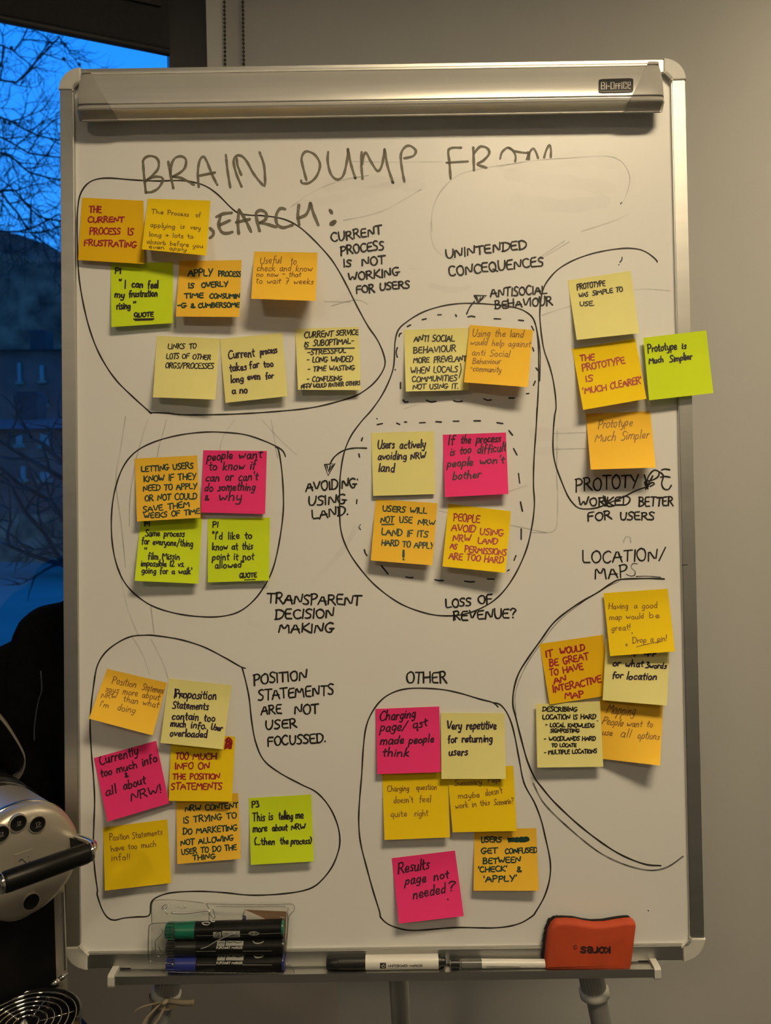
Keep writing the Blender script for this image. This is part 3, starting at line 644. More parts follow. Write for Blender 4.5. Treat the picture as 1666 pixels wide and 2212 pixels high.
# title in thinned grey ink
TT = [(18, 5.0, [[(100, 240), (108, 340), (122, 474)], [(98, 240), (115, 212), (150, 198), (195, 208), (218, 240), (215, 290), (185, 330), (125, 385)], [(120, 385), (180, 355), (240, 358), (248, 385), (215, 440), (165, 468), (125, 470)],
    [(290, 240), (305, 330), (328, 440)], [(308, 330), (315, 260), (340, 215), (385, 200), (422, 225), (415, 285), (375, 325), (325, 352)], [(325, 352), (400, 368), (483, 415)],
    [(518, 430), (512, 320), (525, 235), (552, 203), (580, 240), (620, 340), (658, 415)], [(528, 345), (640, 322)], [(722, 190), (735, 310), (755, 434)],
    [(840, 428), (800, 330), (780, 240), (800, 198), (840, 198), (880, 240), (930, 330), (1000, 415), (1016, 405), (1008, 270), (975, 170)], [(803, 215), (810, 270), (838, 340)],
    [(1326, 378), (1308, 310), (1290, 230), (1300, 185), (1330, 163), (1390, 190), (1428, 260), (1405, 345), (1350, 398), (1295, 402), (1287, 382)]]),
  (2, 5.0, [[(503, 680), (500, 740), (520, 820), (560, 856), (600, 830), (625, 730), (630, 660)], [(630, 662), (650, 760), (678, 848)], [(718, 680), (716, 760), (724, 852)], [(720, 760), (742, 683), (780, 745), (822, 802), (850, 760), (866, 662)], [(866, 662), (885, 770), (920, 875)],
    [(993, 870), (978, 790), (970, 700), (995, 650), (1030, 640), (1066, 670), (1050, 705), (992, 720)], [(1358, 652), (1280, 662), (1283, 750), (1290, 850)], [(1265, 748), (1400, 740)], [(1440, 798), (1438, 720), (1436, 650)], [(1440, 690), (1480, 645), (1525, 655), (1538, 690), (1500, 735), (1462, 758), (1520, 780)]]),
  (3, 4.4, [[(2, 690), (14, 650), (50, 622), (80, 640), (97, 675), (94, 708)], [(50, 622), (95, 645), (165, 655), (178, 650), (165, 695)], [(178, 695), (185, 650), (205, 628), (222, 650), (235, 687)], [(272, 684), (285, 640), (305, 606), (314, 635), (313, 682)]]),
  (18, 6.2, [[(603, 740), (628, 765), (626, 792), (603, 812)], [(765, 624), (700, 632), (652, 655)], [(682, 650), (668, 715), (690, 768), (730, 778), (770, 768)], [(678, 715), (750, 682)], [(818, 780), (812, 690), (822, 602)], [(822, 602), (870, 680), (910, 765)], [(800, 695), (900, 672)],
    [(975, 760), (955, 680), (950, 625), (985, 605), (1025, 628), (1018, 675), (980, 697)], [(980, 697), (1040, 712), (1098, 730)], [(1165, 597), (1130, 592), (1100, 640), (1105, 705), (1150, 735), (1222, 715)], [(1270, 565), (1262, 640), (1272, 715)], [(1265, 665), (1320, 640), (1345, 595), (1356, 552)], [(1356, 552), (1380, 630), (1415, 715)]])]
CNT = [[3, 3, 2, 1, 2, 1], [2, 3, 1, 2, 2], [2, 2], [1, 3, 3, 2, 1, 3]]
for k, (f, wd, ss) in enumerate(TT):
    q = 0
    for c_ in CNT[k]:
        on_board('title_letter', [spl(fr(f, s_), step=3) if len(s_) > 2 else fr(f, s_) for s_ in ss[q:q + c_]], wd * 1.12, M_title, .0002); q += c_
on_board('title_dot', [[(713, 454), (717, 460)], [(715, 456), (716, 458)]], 7, M_title); on_board('title_dot', [[(716, 484), (723, 479)], [(717, 483), (721, 481)]], 10, M_title)
on_board('title_dot', [fr(2, [(675, 845), (678, 848)])], 5, M_ink); on_board('title_dot', [fr(2, [(915, 872), (922, 877)])], 5, M_ink)
# outlines round the groups
LOOPS = [
 ('cluster_outline', 2.9, [(1, [(500, 1666), (496, 1500), (497, 1380), (502, 1320), (512, 1260), (540, 1205), (580, 1168), (640, 1148), (720, 1145), (850, 1156), (1000, 1163), (1150, 1160), (1230, 1168), (1320, 1195), (1400, 1250), (1480, 1330), (1530, 1368), (1600, 1382), (1666, 1385)]), (5, [(800, 108), (900, 120), (980, 143), (1060, 190), (1150, 272), (1240, 370), (1290, 440), (1350, 545), (1430, 705), (1500, 832), (1560, 920), (1600, 1010), (1610, 1090), (1560, 1180), (1480, 1252), (1380, 1302), (1150, 1362), (900, 1390), (600, 1408), (300, 1412), (180, 1400), (70, 1398)])]),
 ('cluster_outline', 2.9, [(0, [(168, 560), (172, 610), (184, 675), (200, 730), (220, 775), (250, 820), (290, 860), (327, 893)])]),
 ('cluster_outline', 2.8, [(8, [(1130, 252), (1118, 222), (1085, 195), (1000, 155), (880, 115), (750, 100), (620, 98), (470, 115), (330, 150), (220, 198), (145, 260), (90, 350), (50, 480), (32, 620), (35, 780), (60, 920), (110, 1040), (190, 1130), (300, 1200), (450, 1245), (620, 1265), (750, 1258), (850, 1225), (940, 1150), (1010, 1050), (1055, 950), (1090, 800), (1115, 620), (1117, 480), (1105, 320), (1085, 205), (1068, 195)])]),
 ('cluster_outline', 2.8, [(6, [(1474, 1346), (1486, 1100), (1486, 900), (1475, 760), (1450, 670), (1400, 622), (1330, 593), (1200, 573), (1050, 562), (920, 565), (800, 585), (680, 625), (580, 685), (515, 745), (492, 830), (488, 930), (480, 1010), (450, 1100), (400, 1200), (330, 1300)]), (9, [(430, 100), (360, 200), (315, 320), (292, 480), (290, 640), (295, 800), (330, 920), (400, 1040), (520, 1180), (680, 1300), (830, 1362), (960, 1388), (1100, 1382), (1230, 1340), (1350, 1260), (1450, 1130), (1530, 960), (1570, 800), (1588, 650), (1582, 520), (1585, 350), (1600, 130), (1606, 0)])]),
 ('cluster_outline', 2.0, [(6, [(1400, 622), (1440, 655), (1468, 720), (1490, 830), (1498, 950), (1494, 1100)])]),
 ('cluster_outline', 2.9, [(7, [(1072, 182), (1058, 160), (1000, 112), (930, 78), (850, 66), (780, 66), (650, 82), (500, 115), (350, 170), (230, 240), (150, 320), (100, 400), (75, 500), (65, 620), (70, 720), (85, 850), (105, 950), (150, 1080), (180, 1200), (200, 1340), (204, 1440)]), (10, [(203, 150), (190, 300), (188, 470), (210, 600), (260, 740), (320, 880), (370, 950), (420, 990), (500, 998), (600, 982), (700, 940), (820, 890), (940, 830), (1045, 795)])]),
 ('cluster_outline', 3.2, [(11, [(1338, 42), (1200, 38), (980, 45), (900, 75), (780, 155), (600, 260), (420, 400), (300, 560), (200, 700), (120, 830), (80, 960), (70, 1090), (95, 1200), (140, 1380), (190, 1560), (250, 1700), (300, 1770)]), (0, [(1200, 1735), (1260, 1790), (1330, 1840), (1390, 1866), (1428, 1870)])]),
 ('faded_outline', 3.2, [(0, [(1152, 1692), (1175, 1735), (1225, 1785), (1290, 1838), (1345, 1866), (1400, 1880), (1440, 1874), (1476, 1850)])]),
 ('faded_outline', 1.4, [(11, [(960, 62), (800, 140), (600, 275), (440, 410), (330, 550), (215, 710), (140, 850), (95, 980), (88, 1080), (100, 1180)])]),
 ('cluster_outline', 2.9, [(13, [(1145, 352), (1105, 318), (1000, 290), (850, 245), (700, 215), (520, 205), (400, 215), (300, 250), (220, 310), (150, 410), (110, 520), (90, 680), (78, 880), (60, 1100), (55, 1260), (70, 1420), (120, 1620), (170, 1800), (220, 1960)]), (16, [(300, 150), (330, 178), (385, 198), (450, 203), (600, 192), (760, 193), (850, 178), (905, 148)]), (13, [(1440, 1955), (1510, 1830), (1550, 1690), (1552, 1550), (1510, 1350), (1480, 1230), (1430, 1100), (1350, 950), (1310, 760), (1280, 600), (1250, 480), (1210, 390), (1160, 332), (1110, 320)])]),
 ('cluster_outline', 2.9, [(12, [(1005, 240), (975, 230), (870, 170), (740, 105), (600, 62), (450, 38), (380, 35), (290, 45), (200, 90), (130, 150), (85, 230), (65, 340), (48, 480), (42, 600), (50, 760), (62, 900), (70, 1050), (66, 1200), (62, 1350), (72, 1500), (88, 1620)]), (15, [(225, 90), (255, 180), (290, 232), (330, 248), (390, 235), (470, 228), (530, 225), (550, 205), (552, 160), (565, 125), (620, 95), (700, 78), (850, 72), (1000, 80), (1150, 95), (1300, 92), (1450, 75), (1540, 48), (1600, 0)]), (12, [(1540, 1478), (1575, 1400), (1592, 1320), (1580, 1220), (1530, 1105), (1450, 1012), (1350, 960), (1220, 890), (1120, 810), (1070, 700), (1045, 570), (1030, 430), (1010, 330), (985, 235)])]),
]
for nm, wd, segs in LOOPS:
    pts = []
    for f, p in segs: pts += fr(f, p)
    on_board(nm, [spl(pts, step=7)], wd * 1.15, M_fade if nm.startswith('faded') else M_loop, .00015)
DASH = [(6, [[(680, 675), (708, 668)], [(788, 641), (812, 640)], [(912, 640), (918, 652)], [(998, 655), (1020, 650), (1045, 655)], [(1178, 668), (1223, 670)], [(1347, 678), (1382, 681)], [(1438, 720), (1452, 748)], [(1445, 868), (1453, 892)], [(1468, 1008), (1482, 1025)], [(1463, 1100), (1450, 1130)],
     [(1402, 1187), (1418, 1185)], [(1280, 1217), (1318, 1217)], [(1108, 1222), (1130, 1232), (1158, 1230)], [(898, 1235), (925, 1242), (958, 1238)], [(710, 1232), (740, 1244), (775, 1240)], [(548, 1230), (560, 1245), (582, 1243)], [(530, 1110), (530, 1152)], [(508, 868), (500, 900), (508, 935)], [(520, 792), (524, 775), (536, 768)], [(578, 722), (600, 711)], [(493, 1020), (494, 1022)]]),
  (9, [[(540, 115), (575, 108)], [(670, 105), (690, 114)], [(722, 98), (736, 98)], [(822, 103), (860, 101)], [(932, 95), (968, 98)], [(1048, 92), (1085, 92)], [(1185, 90), (1228, 90)], [(1338, 102), (1378, 108)], [(1418, 155), (1442, 185)], [(1450, 275), (1472, 318)], [(1482, 440), (1490, 505)], [(1495, 630), (1508, 692)], [(1500, 810), (1500, 880)],
     [(1465, 988), (1452, 1020)], [(1408, 1090), (1420, 1082)], [(1275, 1143), (1320, 1145)], [(1122, 1158), (1155, 1163), (1188, 1162)], [(925, 1148), (950, 1154), (982, 1154)], [(732, 1130), (755, 1135), (778, 1134)], [(568, 1055), (612, 1110)], [(455, 948), (460, 970), (472, 988)], [(405, 615), (402, 642)], [(418, 310), (422, 332)], [(442, 203), (435, 222)], [(407, 478), (409, 484)]])]
for f, L in DASH:
    on_board('dashed_outline', [spl(fr(f, p), step=3) if len(p) > 2 else fr(f, p) for p in L], 3.2, M_ink)
on_board('faded_dash', [spl(fr(9, [(430, 780), (418, 798), (430, 815)]), step=3)], 2.6, M_fade)
on_board('arrow', [spl(fr(6, [(988, 635), (1010, 588), (1042, 548)]), step=3), fr(6, [(1040, 508), (1125, 508), (1068, 558), (1040, 508)]), fr(6, [(1055, 515), (1072, 548), (1085, 515), (1078, 545), (1105, 512)])], 3.2)
on_board('arrow', [spl(fr(9, [(470, 272), (380, 272), (310, 290), (255, 330), (225, 378)]), step=3), fr(9, [(190, 382), (258, 375), (212, 455), (190, 382)]), fr(9, [(205, 390), (215, 430), (228, 385), (218, 425), (245, 385)])], 3.2)
# old erased lines and wiped haze
G = [(2, [(1170, 1190), (1173, 1060), (1225, 935), (1330, 835), (1450, 795), (1666, 757)]), (3, [(0, 738), (200, 703), (450, 685), (650, 675), (735, 700), (785, 760), (798, 830), (770, 930), (740, 975)]), (3, [(500, 1137), (620, 1100), (720, 1065), (790, 1030)]),
     (2, [(260, 1035), (400, 940), (570, 868), (760, 830)]), (2, [(600, 1120), (850, 1060), (1100, 920)]), (2, [(640, 740), (900, 745), (1240, 742)]), (6, [(740, 0), (745, 120), (790, 210), (900, 260)]), (6, [(1500, 240), (1666, 130)]), (7, [(0, 190), (150, 110), (320, 10)]), (7, [(80, 640), (200, 600), (330, 560)]),
     (7, [(880, 420), (1000, 415), (1180, 430)]), (8, [(120, 0), (90, 200), (60, 400), (95, 700), (120, 950)]), (8, [(260, 20), (190, 260), (150, 500), (145, 690)]), (8, [(380, 20), (330, 200), (320, 280)]), (8, [(810, 20), (740, 120), (715, 210)]), (8, [(1040, 20), (1080, 260)]), (8, [(980, 20), (1100, 150), (1200, 240)]),
     (12, [(300, 40), (370, 160), (410, 280)]), (12, [(420, 60), (490, 200), (525, 300)]), (8, [(80, 960), (130, 1200), (200, 1380)]), (8, [(280, 1200), (300, 1370)]), (10, [(225, 300), (220, 700), (230, 840)]), (10, [(0, 1210), (150, 1210), (210, 1180), (225, 1080), (230, 860)]), (10, [(190, 320), (480, 310)]), (10, [(200, 460), (500, 455)]),
     (9, [(950, 690), (1400, 780), (1666, 835)]), (9, [(1420, 560), (1540, 520)]), (6, [(560, 1290), (720, 1240)]), (6, [(0, 550), (180, 552)]), (5, [(1260, 700), (1420, 660), (1500, 690)]), (10, [(820, 1300), (840, 1250), (880, 1255), (885, 1300)])]
on_board('erased_line', [spl(fr(f, p), step=8) for f, p in G], 2.6, M_ghost, .0001)['kind'] = 'stuff'
Sm = [(2, [(500, 900), (800, 870), (1100, 900)], 26), (2, [(300, 1030), (700, 950), (1100, 830)], 20), (3, [(20, 720), (300, 700), (600, 690), (760, 740), (780, 850)], 34), (3, [(60, 790), (380, 830), (680, 870)], 30), (3, [(100, 950), (400, 980), (640, 950)], 30), (6, [(590, 320), (680, 325)], 5), (6, [(740, 440), (900, 470), (1000, 450)], 12), (8, [(900, 1300), (1000, 1330)], 10),
      (5, [(640, 780), (900, 760), (1000, 780)], 40), (5, [(1050, 700), (1300, 690), (1380, 640)], 24), (9, [(100, 1180), (300, 960), (400, 800)], 12), (10, [(30, 320), (200, 330), (420, 320)], 30), (10, [(60, 480), (220, 470)], 20)]
on_board('wiped_smudge', [(spl(fr(f, p), step=8), wd) for f, p, wd in Sm], 20, M_smudge, .00006)['kind'] = 'stuff'
on_board('ink_speck', [[(1341, 440), (1343, 438)], fr(7, [(770, 142), (768, 165), (752, 185)]), fr(7, [(742, 205), (743, 207)]), fr(16, [(1370, 124), (1372, 125)]), [(814, 904), (815, 905)]], 3, mat('blue_grey_ink', (.05, .07, .12), .6, alpha=.8), .00025)
o = sub_ink('frame_scratch', [[(1474, 1220.5), (1486, 1220)]], 1.4, M_printk, .0057, fc)

# ================================================================== STICKY NOTES
def note(f, cs, col, lL, lR, base, ink, wd, label, texts, extra=(), slant=.06, t0=.14, jit=.05):
    wd *= 1.04
    c = np.array(fr(f, cs)); rnd = random.Random(label)
    base *= 1.3e-3; lL *= 1.3e-3; lR *= 1.3e-3
    wob = [rnd.uniform(-.0009, .0009) for _ in range(3)]
    def lift(s, t):
        q = np.clip((t - t0) / (1 - t0), 0, None); L = lL * (1 - s) + lR * s
        return base + .0004 + L * q ** 1.35 + wob[0] * np.sin(3.1 * s + wob[1] * 3000) * q
    def px(s, t):
        a = (1 - s) * (1 - t); b_ = s * (1 - t); c_ = s * t; d_ = (1 - s) * t
        # slight bow of the sides as the sheet curls
        return a * c[0, 0] + b_ * c[1, 0] + c_ * c[2, 0] + d_ * c[3, 0], a * c[0, 1] + b_ * c[1, 1] + c_ * c[2, 1] + d_ * c[3, 1]
    n = 14; ss, tt = np.meshgrid(np.linspace(0, 1, n), np.linspace(0, 1, n)); ss = ss.ravel(); tt = tt.ravel()
    X, Y = px(ss, tt); h = lift(ss, tt)
    V1 = Pn(X, Y, h); V0 = Pn(X, Y, h - .00025)
    Fc = []; N = n * n
    for i in range(n - 1):
        for j in range(n - 1):
            a = i * n + j; Fc.append((a, a + n, a + n + 1, a + 1)); Fc.append((a + N, a + 1 + N, a + n + 1 + N, a + n + N))
    edge = [j for j in range(n)] + [i * n + n - 1 for i in range(1, n)] + [(n - 1) * n + j for j in range(n - 2, -1, -1)] + [i * n for i in range(n - 2, 0, -1)]
    for k in range(len(edge)):
        a, b_ = edge[k], edge[(k + 1) % len(edge)]; Fc.append((a, b_, b_ + N, a + N))
    o = mk('sticky_note', np.vstack([V1, V0]), Fc, P_COL[col], None, False)
    for p in o.data.polygons: p.use_smooth = len(p.vertices) == 4
    try: o.data.set_sharp_from_angle(angle=math.radians(50))
    except Exception: pass
    tag(o, label, 'sticky note', 'sticky notes on the flipchart')
    def surf(x, y):
        s = np.full(len(x), .5); t = np.full(len(x), .5)
        for _ in range(7):
            X, Y = px(s, t); ex = X - x; ey = Y - y
            xs = (1 - t) * (c[1, 0] - c[0, 0]) + t * (c[2, 0] - c[3, 0]); xt = (1 - s) * (c[3, 0] - c[0, 0]) + s * (c[2, 0] - c[1, 0])
            ys = (1 - t) * (c[1, 1] - c[0, 1]) + t * (c[2, 1] - c[3, 1]); yt = (1 - s) * (c[3, 1] - c[0, 1]) + s * (c[2, 1] - c[1, 1])
            det = xs * yt - xt * ys; s = s - (ex * yt - ey * xt) / det; t = t - (xs * ey - ys * ex) / det
        s = np.clip(s, .004, .996); t = np.clip(t, .004, .996); X, Y = px(s, t)
        # sit on the faceted sheet
        gs = s * (n - 1); gt = t * (n - 1); i0 = np.clip(np.floor(gs), 0, n - 2); j0 = np.clip(np.floor(gt), 0, n - 2); a = gs - i0; bb = gt - j0
        L = lambda q, r: lift(q / (n - 1), r / (n - 1))
        h = (1 - a) * (1 - bb) * L(i0, j0) + a * (1 - bb) * L(i0 + 1, j0) + a * bb * L(i0 + 1, j0 + 1) + (1 - a) * bb * L(i0, j0 + 1)
        return Pn(X, Y, h + .00025)
    st = []
    for t in texts:
        (a, b1), (c1, d1) = fr(f, [(t[1], t[2]), (t[3], t[4])]); st += text_px(t[0], a, b1, c1, d1, t[5] / FR[f][2], slant, jit, rnd)
    for e in extra: st.append((spl(fr(f, e[0]), step=3) if len(e[0]) > 2 else fr(f, e[0]), e[1] if len(e) > 1 else wd))
    strokes_obj('handwriting', st, wd, INK[ink], surf, o)
    return o
N_ = note
N_(4, [(113, 70), (668, 98), (672, 668), (78, 632)], 'amber', 5, 7, 0, 'r', 3.0, 'amber sticky note at upper left, red capitals about the frustrating current process', [("THE", 178, 205, 285, 205, 55), ("CURRENT", 165, 293, 490, 290, 48), ("PROCESS", 180, 400, 455, 402, 56), ("IS", 527, 408, 573, 408, 60), ("FRUSTRATING", 130, 500, 602, 520, 53)])
N_(4, [(705, 80), (1270, 97), (1232, 592), (652, 535)], 'yellow', 17, 21, .3, 'o', 1.6, 'yellow sticky note with faint pen, The Process of applying is very long', [("The", 735, 212, 845, 220, 38), ("Process", 882, 222, 1072, 240, 40), ("of", 1135, 246, 1180, 248, 45), ("applying", 728, 332, 950, 352, 42), ("is", 1002, 350, 1035, 350, 40), ("very", 1090, 355, 1180, 362, 42), ("long + lots to", 718, 420, 1115, 440, 42), ("absorb before you", 695, 482, 1200, 525, 40), ("even apply", 715, 525, 1055, 552, 34)], slant=.0)
N_(4, [(372, 660), (935, 652), (928, 1200), (378, 1235)], 'lime', 7, 7, 0, 'k', 3.1, 'lime green sticky note below the two upper left notes, I can feel my frustration rising', [("P1", 410, 752, 465, 752, 50), ('"', 438, 860, 466, 862, 60), ("I", 497, 885, 508, 885, 76), ("can", 562, 880, 660, 880, 65), ("feel", 705, 885, 798, 885, 66), ("my", 405, 965, 495, 972, 60), ("frustration", 535, 965, 790, 958, 60), ('rising', 425, 1075, 548, 1070, 60), ('"', 572, 1060, 602, 1058, 50), ("QUOTE", 582, 1146, 755, 1140, 38)], [([(578, 1164), (760, 1160)],), ([(592, 1174), (750, 1168)],)])
N_(4, [(990, 640), (1550, 632), (1530, 1145), (958, 1140)], 'orange', 14, 15, 0, 'g', 3.0, 'orange sticky note with dark green capitals, apply process is overly time consuming', [("APPLY", 1068, 778, 1285, 775, 60), ("PROCESS", 1340, 778, 1545, 778, 42), ("IS", 1072, 886, 1120, 884, 44), ("OVERLY", 1188, 882, 1425, 866, 46), ("TIME", 1035, 975, 1205, 970, 42), ("CONSUMIN", 1262, 975, 1534, 975, 40), ("-G", 972, 1060, 1050, 1060, 40), ("&", 1088, 1060, 1130, 1060, 40), ("CUMBERSOME", 1158, 1060, 1530, 1055, 40)])
N_(5, [(755, 343), (1170, 350), (1158, 667), (735, 652)], 'orange', 27, 28, 0, 'b', 1.6, 'orange sticky note curling far out, pen scrawl Useful to check and know', [("Useful", 792, 425, 930, 420, 45), ("to", 992, 428, 1030, 425, 42), ("check and know", 770, 470, 1133, 474, 42), ("no now - that", 768, 508, 1060, 510, 34), ("to wait 7 weeks", 765, 552, 1140, 558, 38)], slant=.18)
N_(5, [(118, 895), (530, 912), (500, 1312), (92, 1297)], 'pale', 12, 16, 0, 'k', 2.2, 'pale yellow sticky note, small black capitals, links to lots of other orgs', [("LINKS", 188, 980, 298, 980, 35), ("TO", 330, 978, 375, 975, 30), ("LOTS", 180, 1045, 260, 1045, 35), ("OF", 282, 1042, 328, 1042, 30), ("OTHER", 352, 1048, 468, 1050, 32), ("ORGS/PROCESSES", 172, 1106, 488, 1110, 35)], slant=.15)
N_(5, [(528, 915), (938, 875), (972, 1290), (568, 1333)], 'pale', 7, 9, .3, 'n', 3.0, 'pale yellow sticky note tilted, current process takes far too long even for a no', [("Current", 585, 1046, 758, 1030, 56), ("process", 795, 1020, 905, 1004, 46), ("takes", 595, 1130, 705, 1115, 48), ("far", 724, 1108, 788, 1100, 44), ("too", 818, 1100, 880, 1095, 42), ("long", 602, 1202, 685, 1195, 46), ("even", 712, 1185, 795, 1178, 44), ("for", 830, 1178, 882, 1172, 42), ("a", 608, 1275, 635, 1272, 44), ("no", 660, 1270, 710, 1268, 46)])
N_(5, [(1022, 850), (1438, 835), (1452, 1250), (1042, 1248)], 'pale', 10, 8, 0, 'k', 2.5, 'pale yellow sticky note with a dense black list headed current service is suboptimal', [("CURRENT", 1082, 908, 1270, 900, 38), ("SERVICE", 1292, 892, 1436, 888, 32), ("IS", 1082, 968, 1108, 968, 30), ("SUBOPTIMAL-", 1142, 962, 1405, 945, 36), ("-STRESSFUL", 1105, 1020, 1355, 1005, 30), ("- LONG WINDED", 1098, 1070, 1398, 1062, 34), ("- TIME WASTING", 1105, 1128, 1410, 1118, 32), ("- CONFUSING", 1100, 1195, 1328, 1190, 32), ("NTY", 1062, 1242, 1132, 1232, 30), ("WOULD RATHER OTHERS", 1140, 1235, 1448, 1215, 24)], [([(1088, 980), (1410, 975)], 2.6), ([(1060, 1232), (1120, 1226)], 2), ([(1075, 1212), (1082, 1244)], 2)], slant=.15)
N_(6, [(552, 745), (1000, 730), (1003, 1162), (567, 1172)], 'pale', 11, 7, 0, 'k', 2.5, 'pale yellow sticky note inside the upper dashed outline, anti social behaviour more prevelant', [("ANTI SOCIAL", 622, 828, 903, 824, 42), ("BEHAVIOUR", 618, 910, 912, 892, 42), ("MORE", 618, 975, 728, 970, 36), ("PREVELANT", 760, 972, 985, 962, 38), ("WHEN LOCALS", 600, 1048, 925, 1034, 42), ("COMMUNITIES", 608, 1105, 920, 1098, 38), ("NOT USING IT.", 615, 1155, 928, 1152, 34)], [([(945, 978), (950, 1020), (935, 1078)], 2.4)], slant=.12)
N_(6, [(1010, 710), (1447, 745), (1412, 1142), (970, 1108)], 'orange', 15, 19, 1.5, 'b', 1.6, 'orange sticky note inside the upper dashed outline, using the land would help', [("Using the land", 1025, 790, 1380, 798, 50), ("would help against", 1010, 848, 1428, 865, 44), ("anti Social", 1022, 920, 1285, 932, 44), ("Behaviour", 1025, 980, 1222, 982, 40), ("-community", 1010, 1030, 1225, 1040, 42)], slant=.2)
N_(7, [(303, 340), (845, 258), (915, 792), (382, 850)], 'pale', 8, 8, 0, 'k', 2.5, 'pale yellow sticky note at upper right, prototype was simple to use', [("PROTOTYPE", 385, 420, 625, 385, 45), ("WAS", 402, 485, 478, 476, 35), ("SIMPLE", 518, 470, 692, 445, 38), ("TO", 718, 440, 775, 434, 42), ("USE.", 408, 562, 530, 554, 38)], slant=.1)
N_(7, [(342, 925), (885, 838), (980, 1355), (437, 1450)], 'yellow', 14, 12, 0, 'R', 2.9, 'golden sticky note tilted left, red capitals, the prototype is much clearer', [("THE", 410, 1035, 535, 1022, 50), ("PROTOTYPE", 432, 1118, 795, 1048, 55), ("IS", 458, 1208, 522, 1200, 50), ("'MUCH", 435, 1312, 640, 1278, 50), ("CLEARER'", 672, 1270, 940, 1218, 55)])
N_(7, [(952, 832), (1492, 768), (1553, 1305), (1002, 1368)], 'lime', 6, 5, 6.2, 'k', 3.0, 'lime green sticky note overhanging the right edge of the frame, prototype is much simplier', [("Prototype", 992, 960, 1240, 930, 68), ("is", 1284, 926, 1320, 922, 52), ("Much", 1002, 1054, 1125, 1038, 50), ("Simplier", 1180, 1040, 1370, 1015, 55)], slant=.1)
N_(10, [(482, 140), (1062, 117), (1112, 625), (527, 643)], 'orange', 19, 22, 0, 'b', 1.7, 'orange sticky note in pen, prototype much simpler, above the word PROTOTYPE', [("Prototype", 590, 275, 898, 248, 78), ("Much Simpler", 560, 398, 1048, 358, 78)], slant=.3)
N_(8, [(178, 265), (573, 245), (595, 638), (193, 662)], 'orange', 11, 9, 0.2, 'g', 2.6, 'orange sticky note packed with green capitals, letting users know if they need to apply', [("LETTING USERS", 220, 350, 548, 325, 35), ("KNOW IF THEY", 235, 412, 565, 395, 38), ("NEED TO APPLY", 232, 470, 570, 455, 36), ("OR NOT COULD", 242, 532, 570, 520, 36), ("SAVE THEM", 232, 605, 525, 570, 35), ("WEEKS OF TIME", 238, 645, 590, 612, 32)])
N_(8, [(612, 212), (1013, 217), (1002, 615), (597, 605)], 'pink', 5, 5, .5, 'm', 2.9, 'pink sticky note, people want to know if they can or can\'t do something', [("people", 635, 280, 795, 265, 55), ("want", 835, 268, 980, 258, 52), ("to know if", 645, 340, 940, 332, 55), ("can or can't", 625, 408, 955, 400, 52), ("do something", 618, 470, 938, 465, 50), ("&", 618, 530, 645, 528, 30), ("why", 708, 535, 855, 530, 60)], slant=.2)
N_(8, [(218, 630), (606, 636), (580, 1055), (178, 1037)], 'lime', 14, 10, 0, 'k', 2.6, 'lime green sticky note, same process for everyone, in the left ring', [("P1", 240, 692, 273, 690, 28), ("Same process", 245, 755, 492, 758, 42), ("for everyone/thing", 222, 805, 545, 820, 42), ('"', 238, 868, 256, 868, 40), ("film Missin", 262, 900, 462, 902, 42), ("impossible 12 vs.", 218, 945, 490, 948, 38), ("going for a walk'", 222, 990, 540, 995, 38)], slant=.05)
N_(8, [(640, 645), (1033, 637), (1027, 1035), (640, 1047)], 'lime', 7, 7, 0, 'k', 2.7, 'lime green sticky note, quote I\'d like to know at this point', [("P1", 670, 698, 705, 698, 34), ('"I\'d like to', 668, 775, 918, 770, 46), ("know at this", 668, 842, 922, 838, 44), ("point it not", 668, 905, 930, 905, 44), ('allowed"', 685, 958, 870, 952, 42), ("QUOTE", 840, 1016, 948, 1012, 28)], [([(872, 1031), (940, 1028)], 2.2)])
N_(9, [(500, 170), (920, 158), (927, 578), (513, 590)], 'pale', 4, 4, 0, 'n', 2.9, 'pale yellow sticky note inside the lower dashed outline, users actively avoiding land', [("Users", 542, 278, 655, 270, 55), ("actively", 688, 275, 862, 270, 54), ("avoiding", 542, 348, 735, 346, 50), ("NRW", 762, 346, 862, 340, 42), ("land", 548, 428, 656, 430, 56)], slant=.12)
N_(9, [(978, 182), (1398, 167), (1415, 577), (992, 598)], 'pink', 10, 10, 0, 'm', 2.9, 'pink sticky note inside the lower dashed outline, if the process is too difficult', [("If", 1010, 250, 1055, 245, 62), ("the", 1095, 240, 1160, 238, 52), ("process", 1200, 240, 1360, 228, 54), ("is too", 1025, 320, 1165, 305, 52), ("difficult", 1205, 310, 1398, 292, 58), ("people", 1005, 398, 1175, 388, 52), ("won't", 1220, 380, 1385, 370, 50), ("bother", 1040, 482, 1228, 468, 52)], slant=.25)
N_(9, [(530, 612), (942, 638), (908, 1053), (497, 1020)], 'orange', 12, 14, 0, 'g', 2.7, 'orange sticky note inside the lower dashed outline, green capitals, users will not use', [("USERS WILL", 575, 692, 870, 708, 36), ("NOT", 562, 766, 650, 768, 40), ("USE", 688, 768, 772, 770, 38), ("NRW", 810, 780, 925, 786, 34), ("LAND IF ITS", 568, 850, 875, 865, 42), ("HARD TO APPLY", 568, 918, 915, 942, 38)], [([(570, 781), (650, 779)],), ([(716, 955), (715, 995)], 5.5), ([(715, 1012), (716, 1014)], 5)])
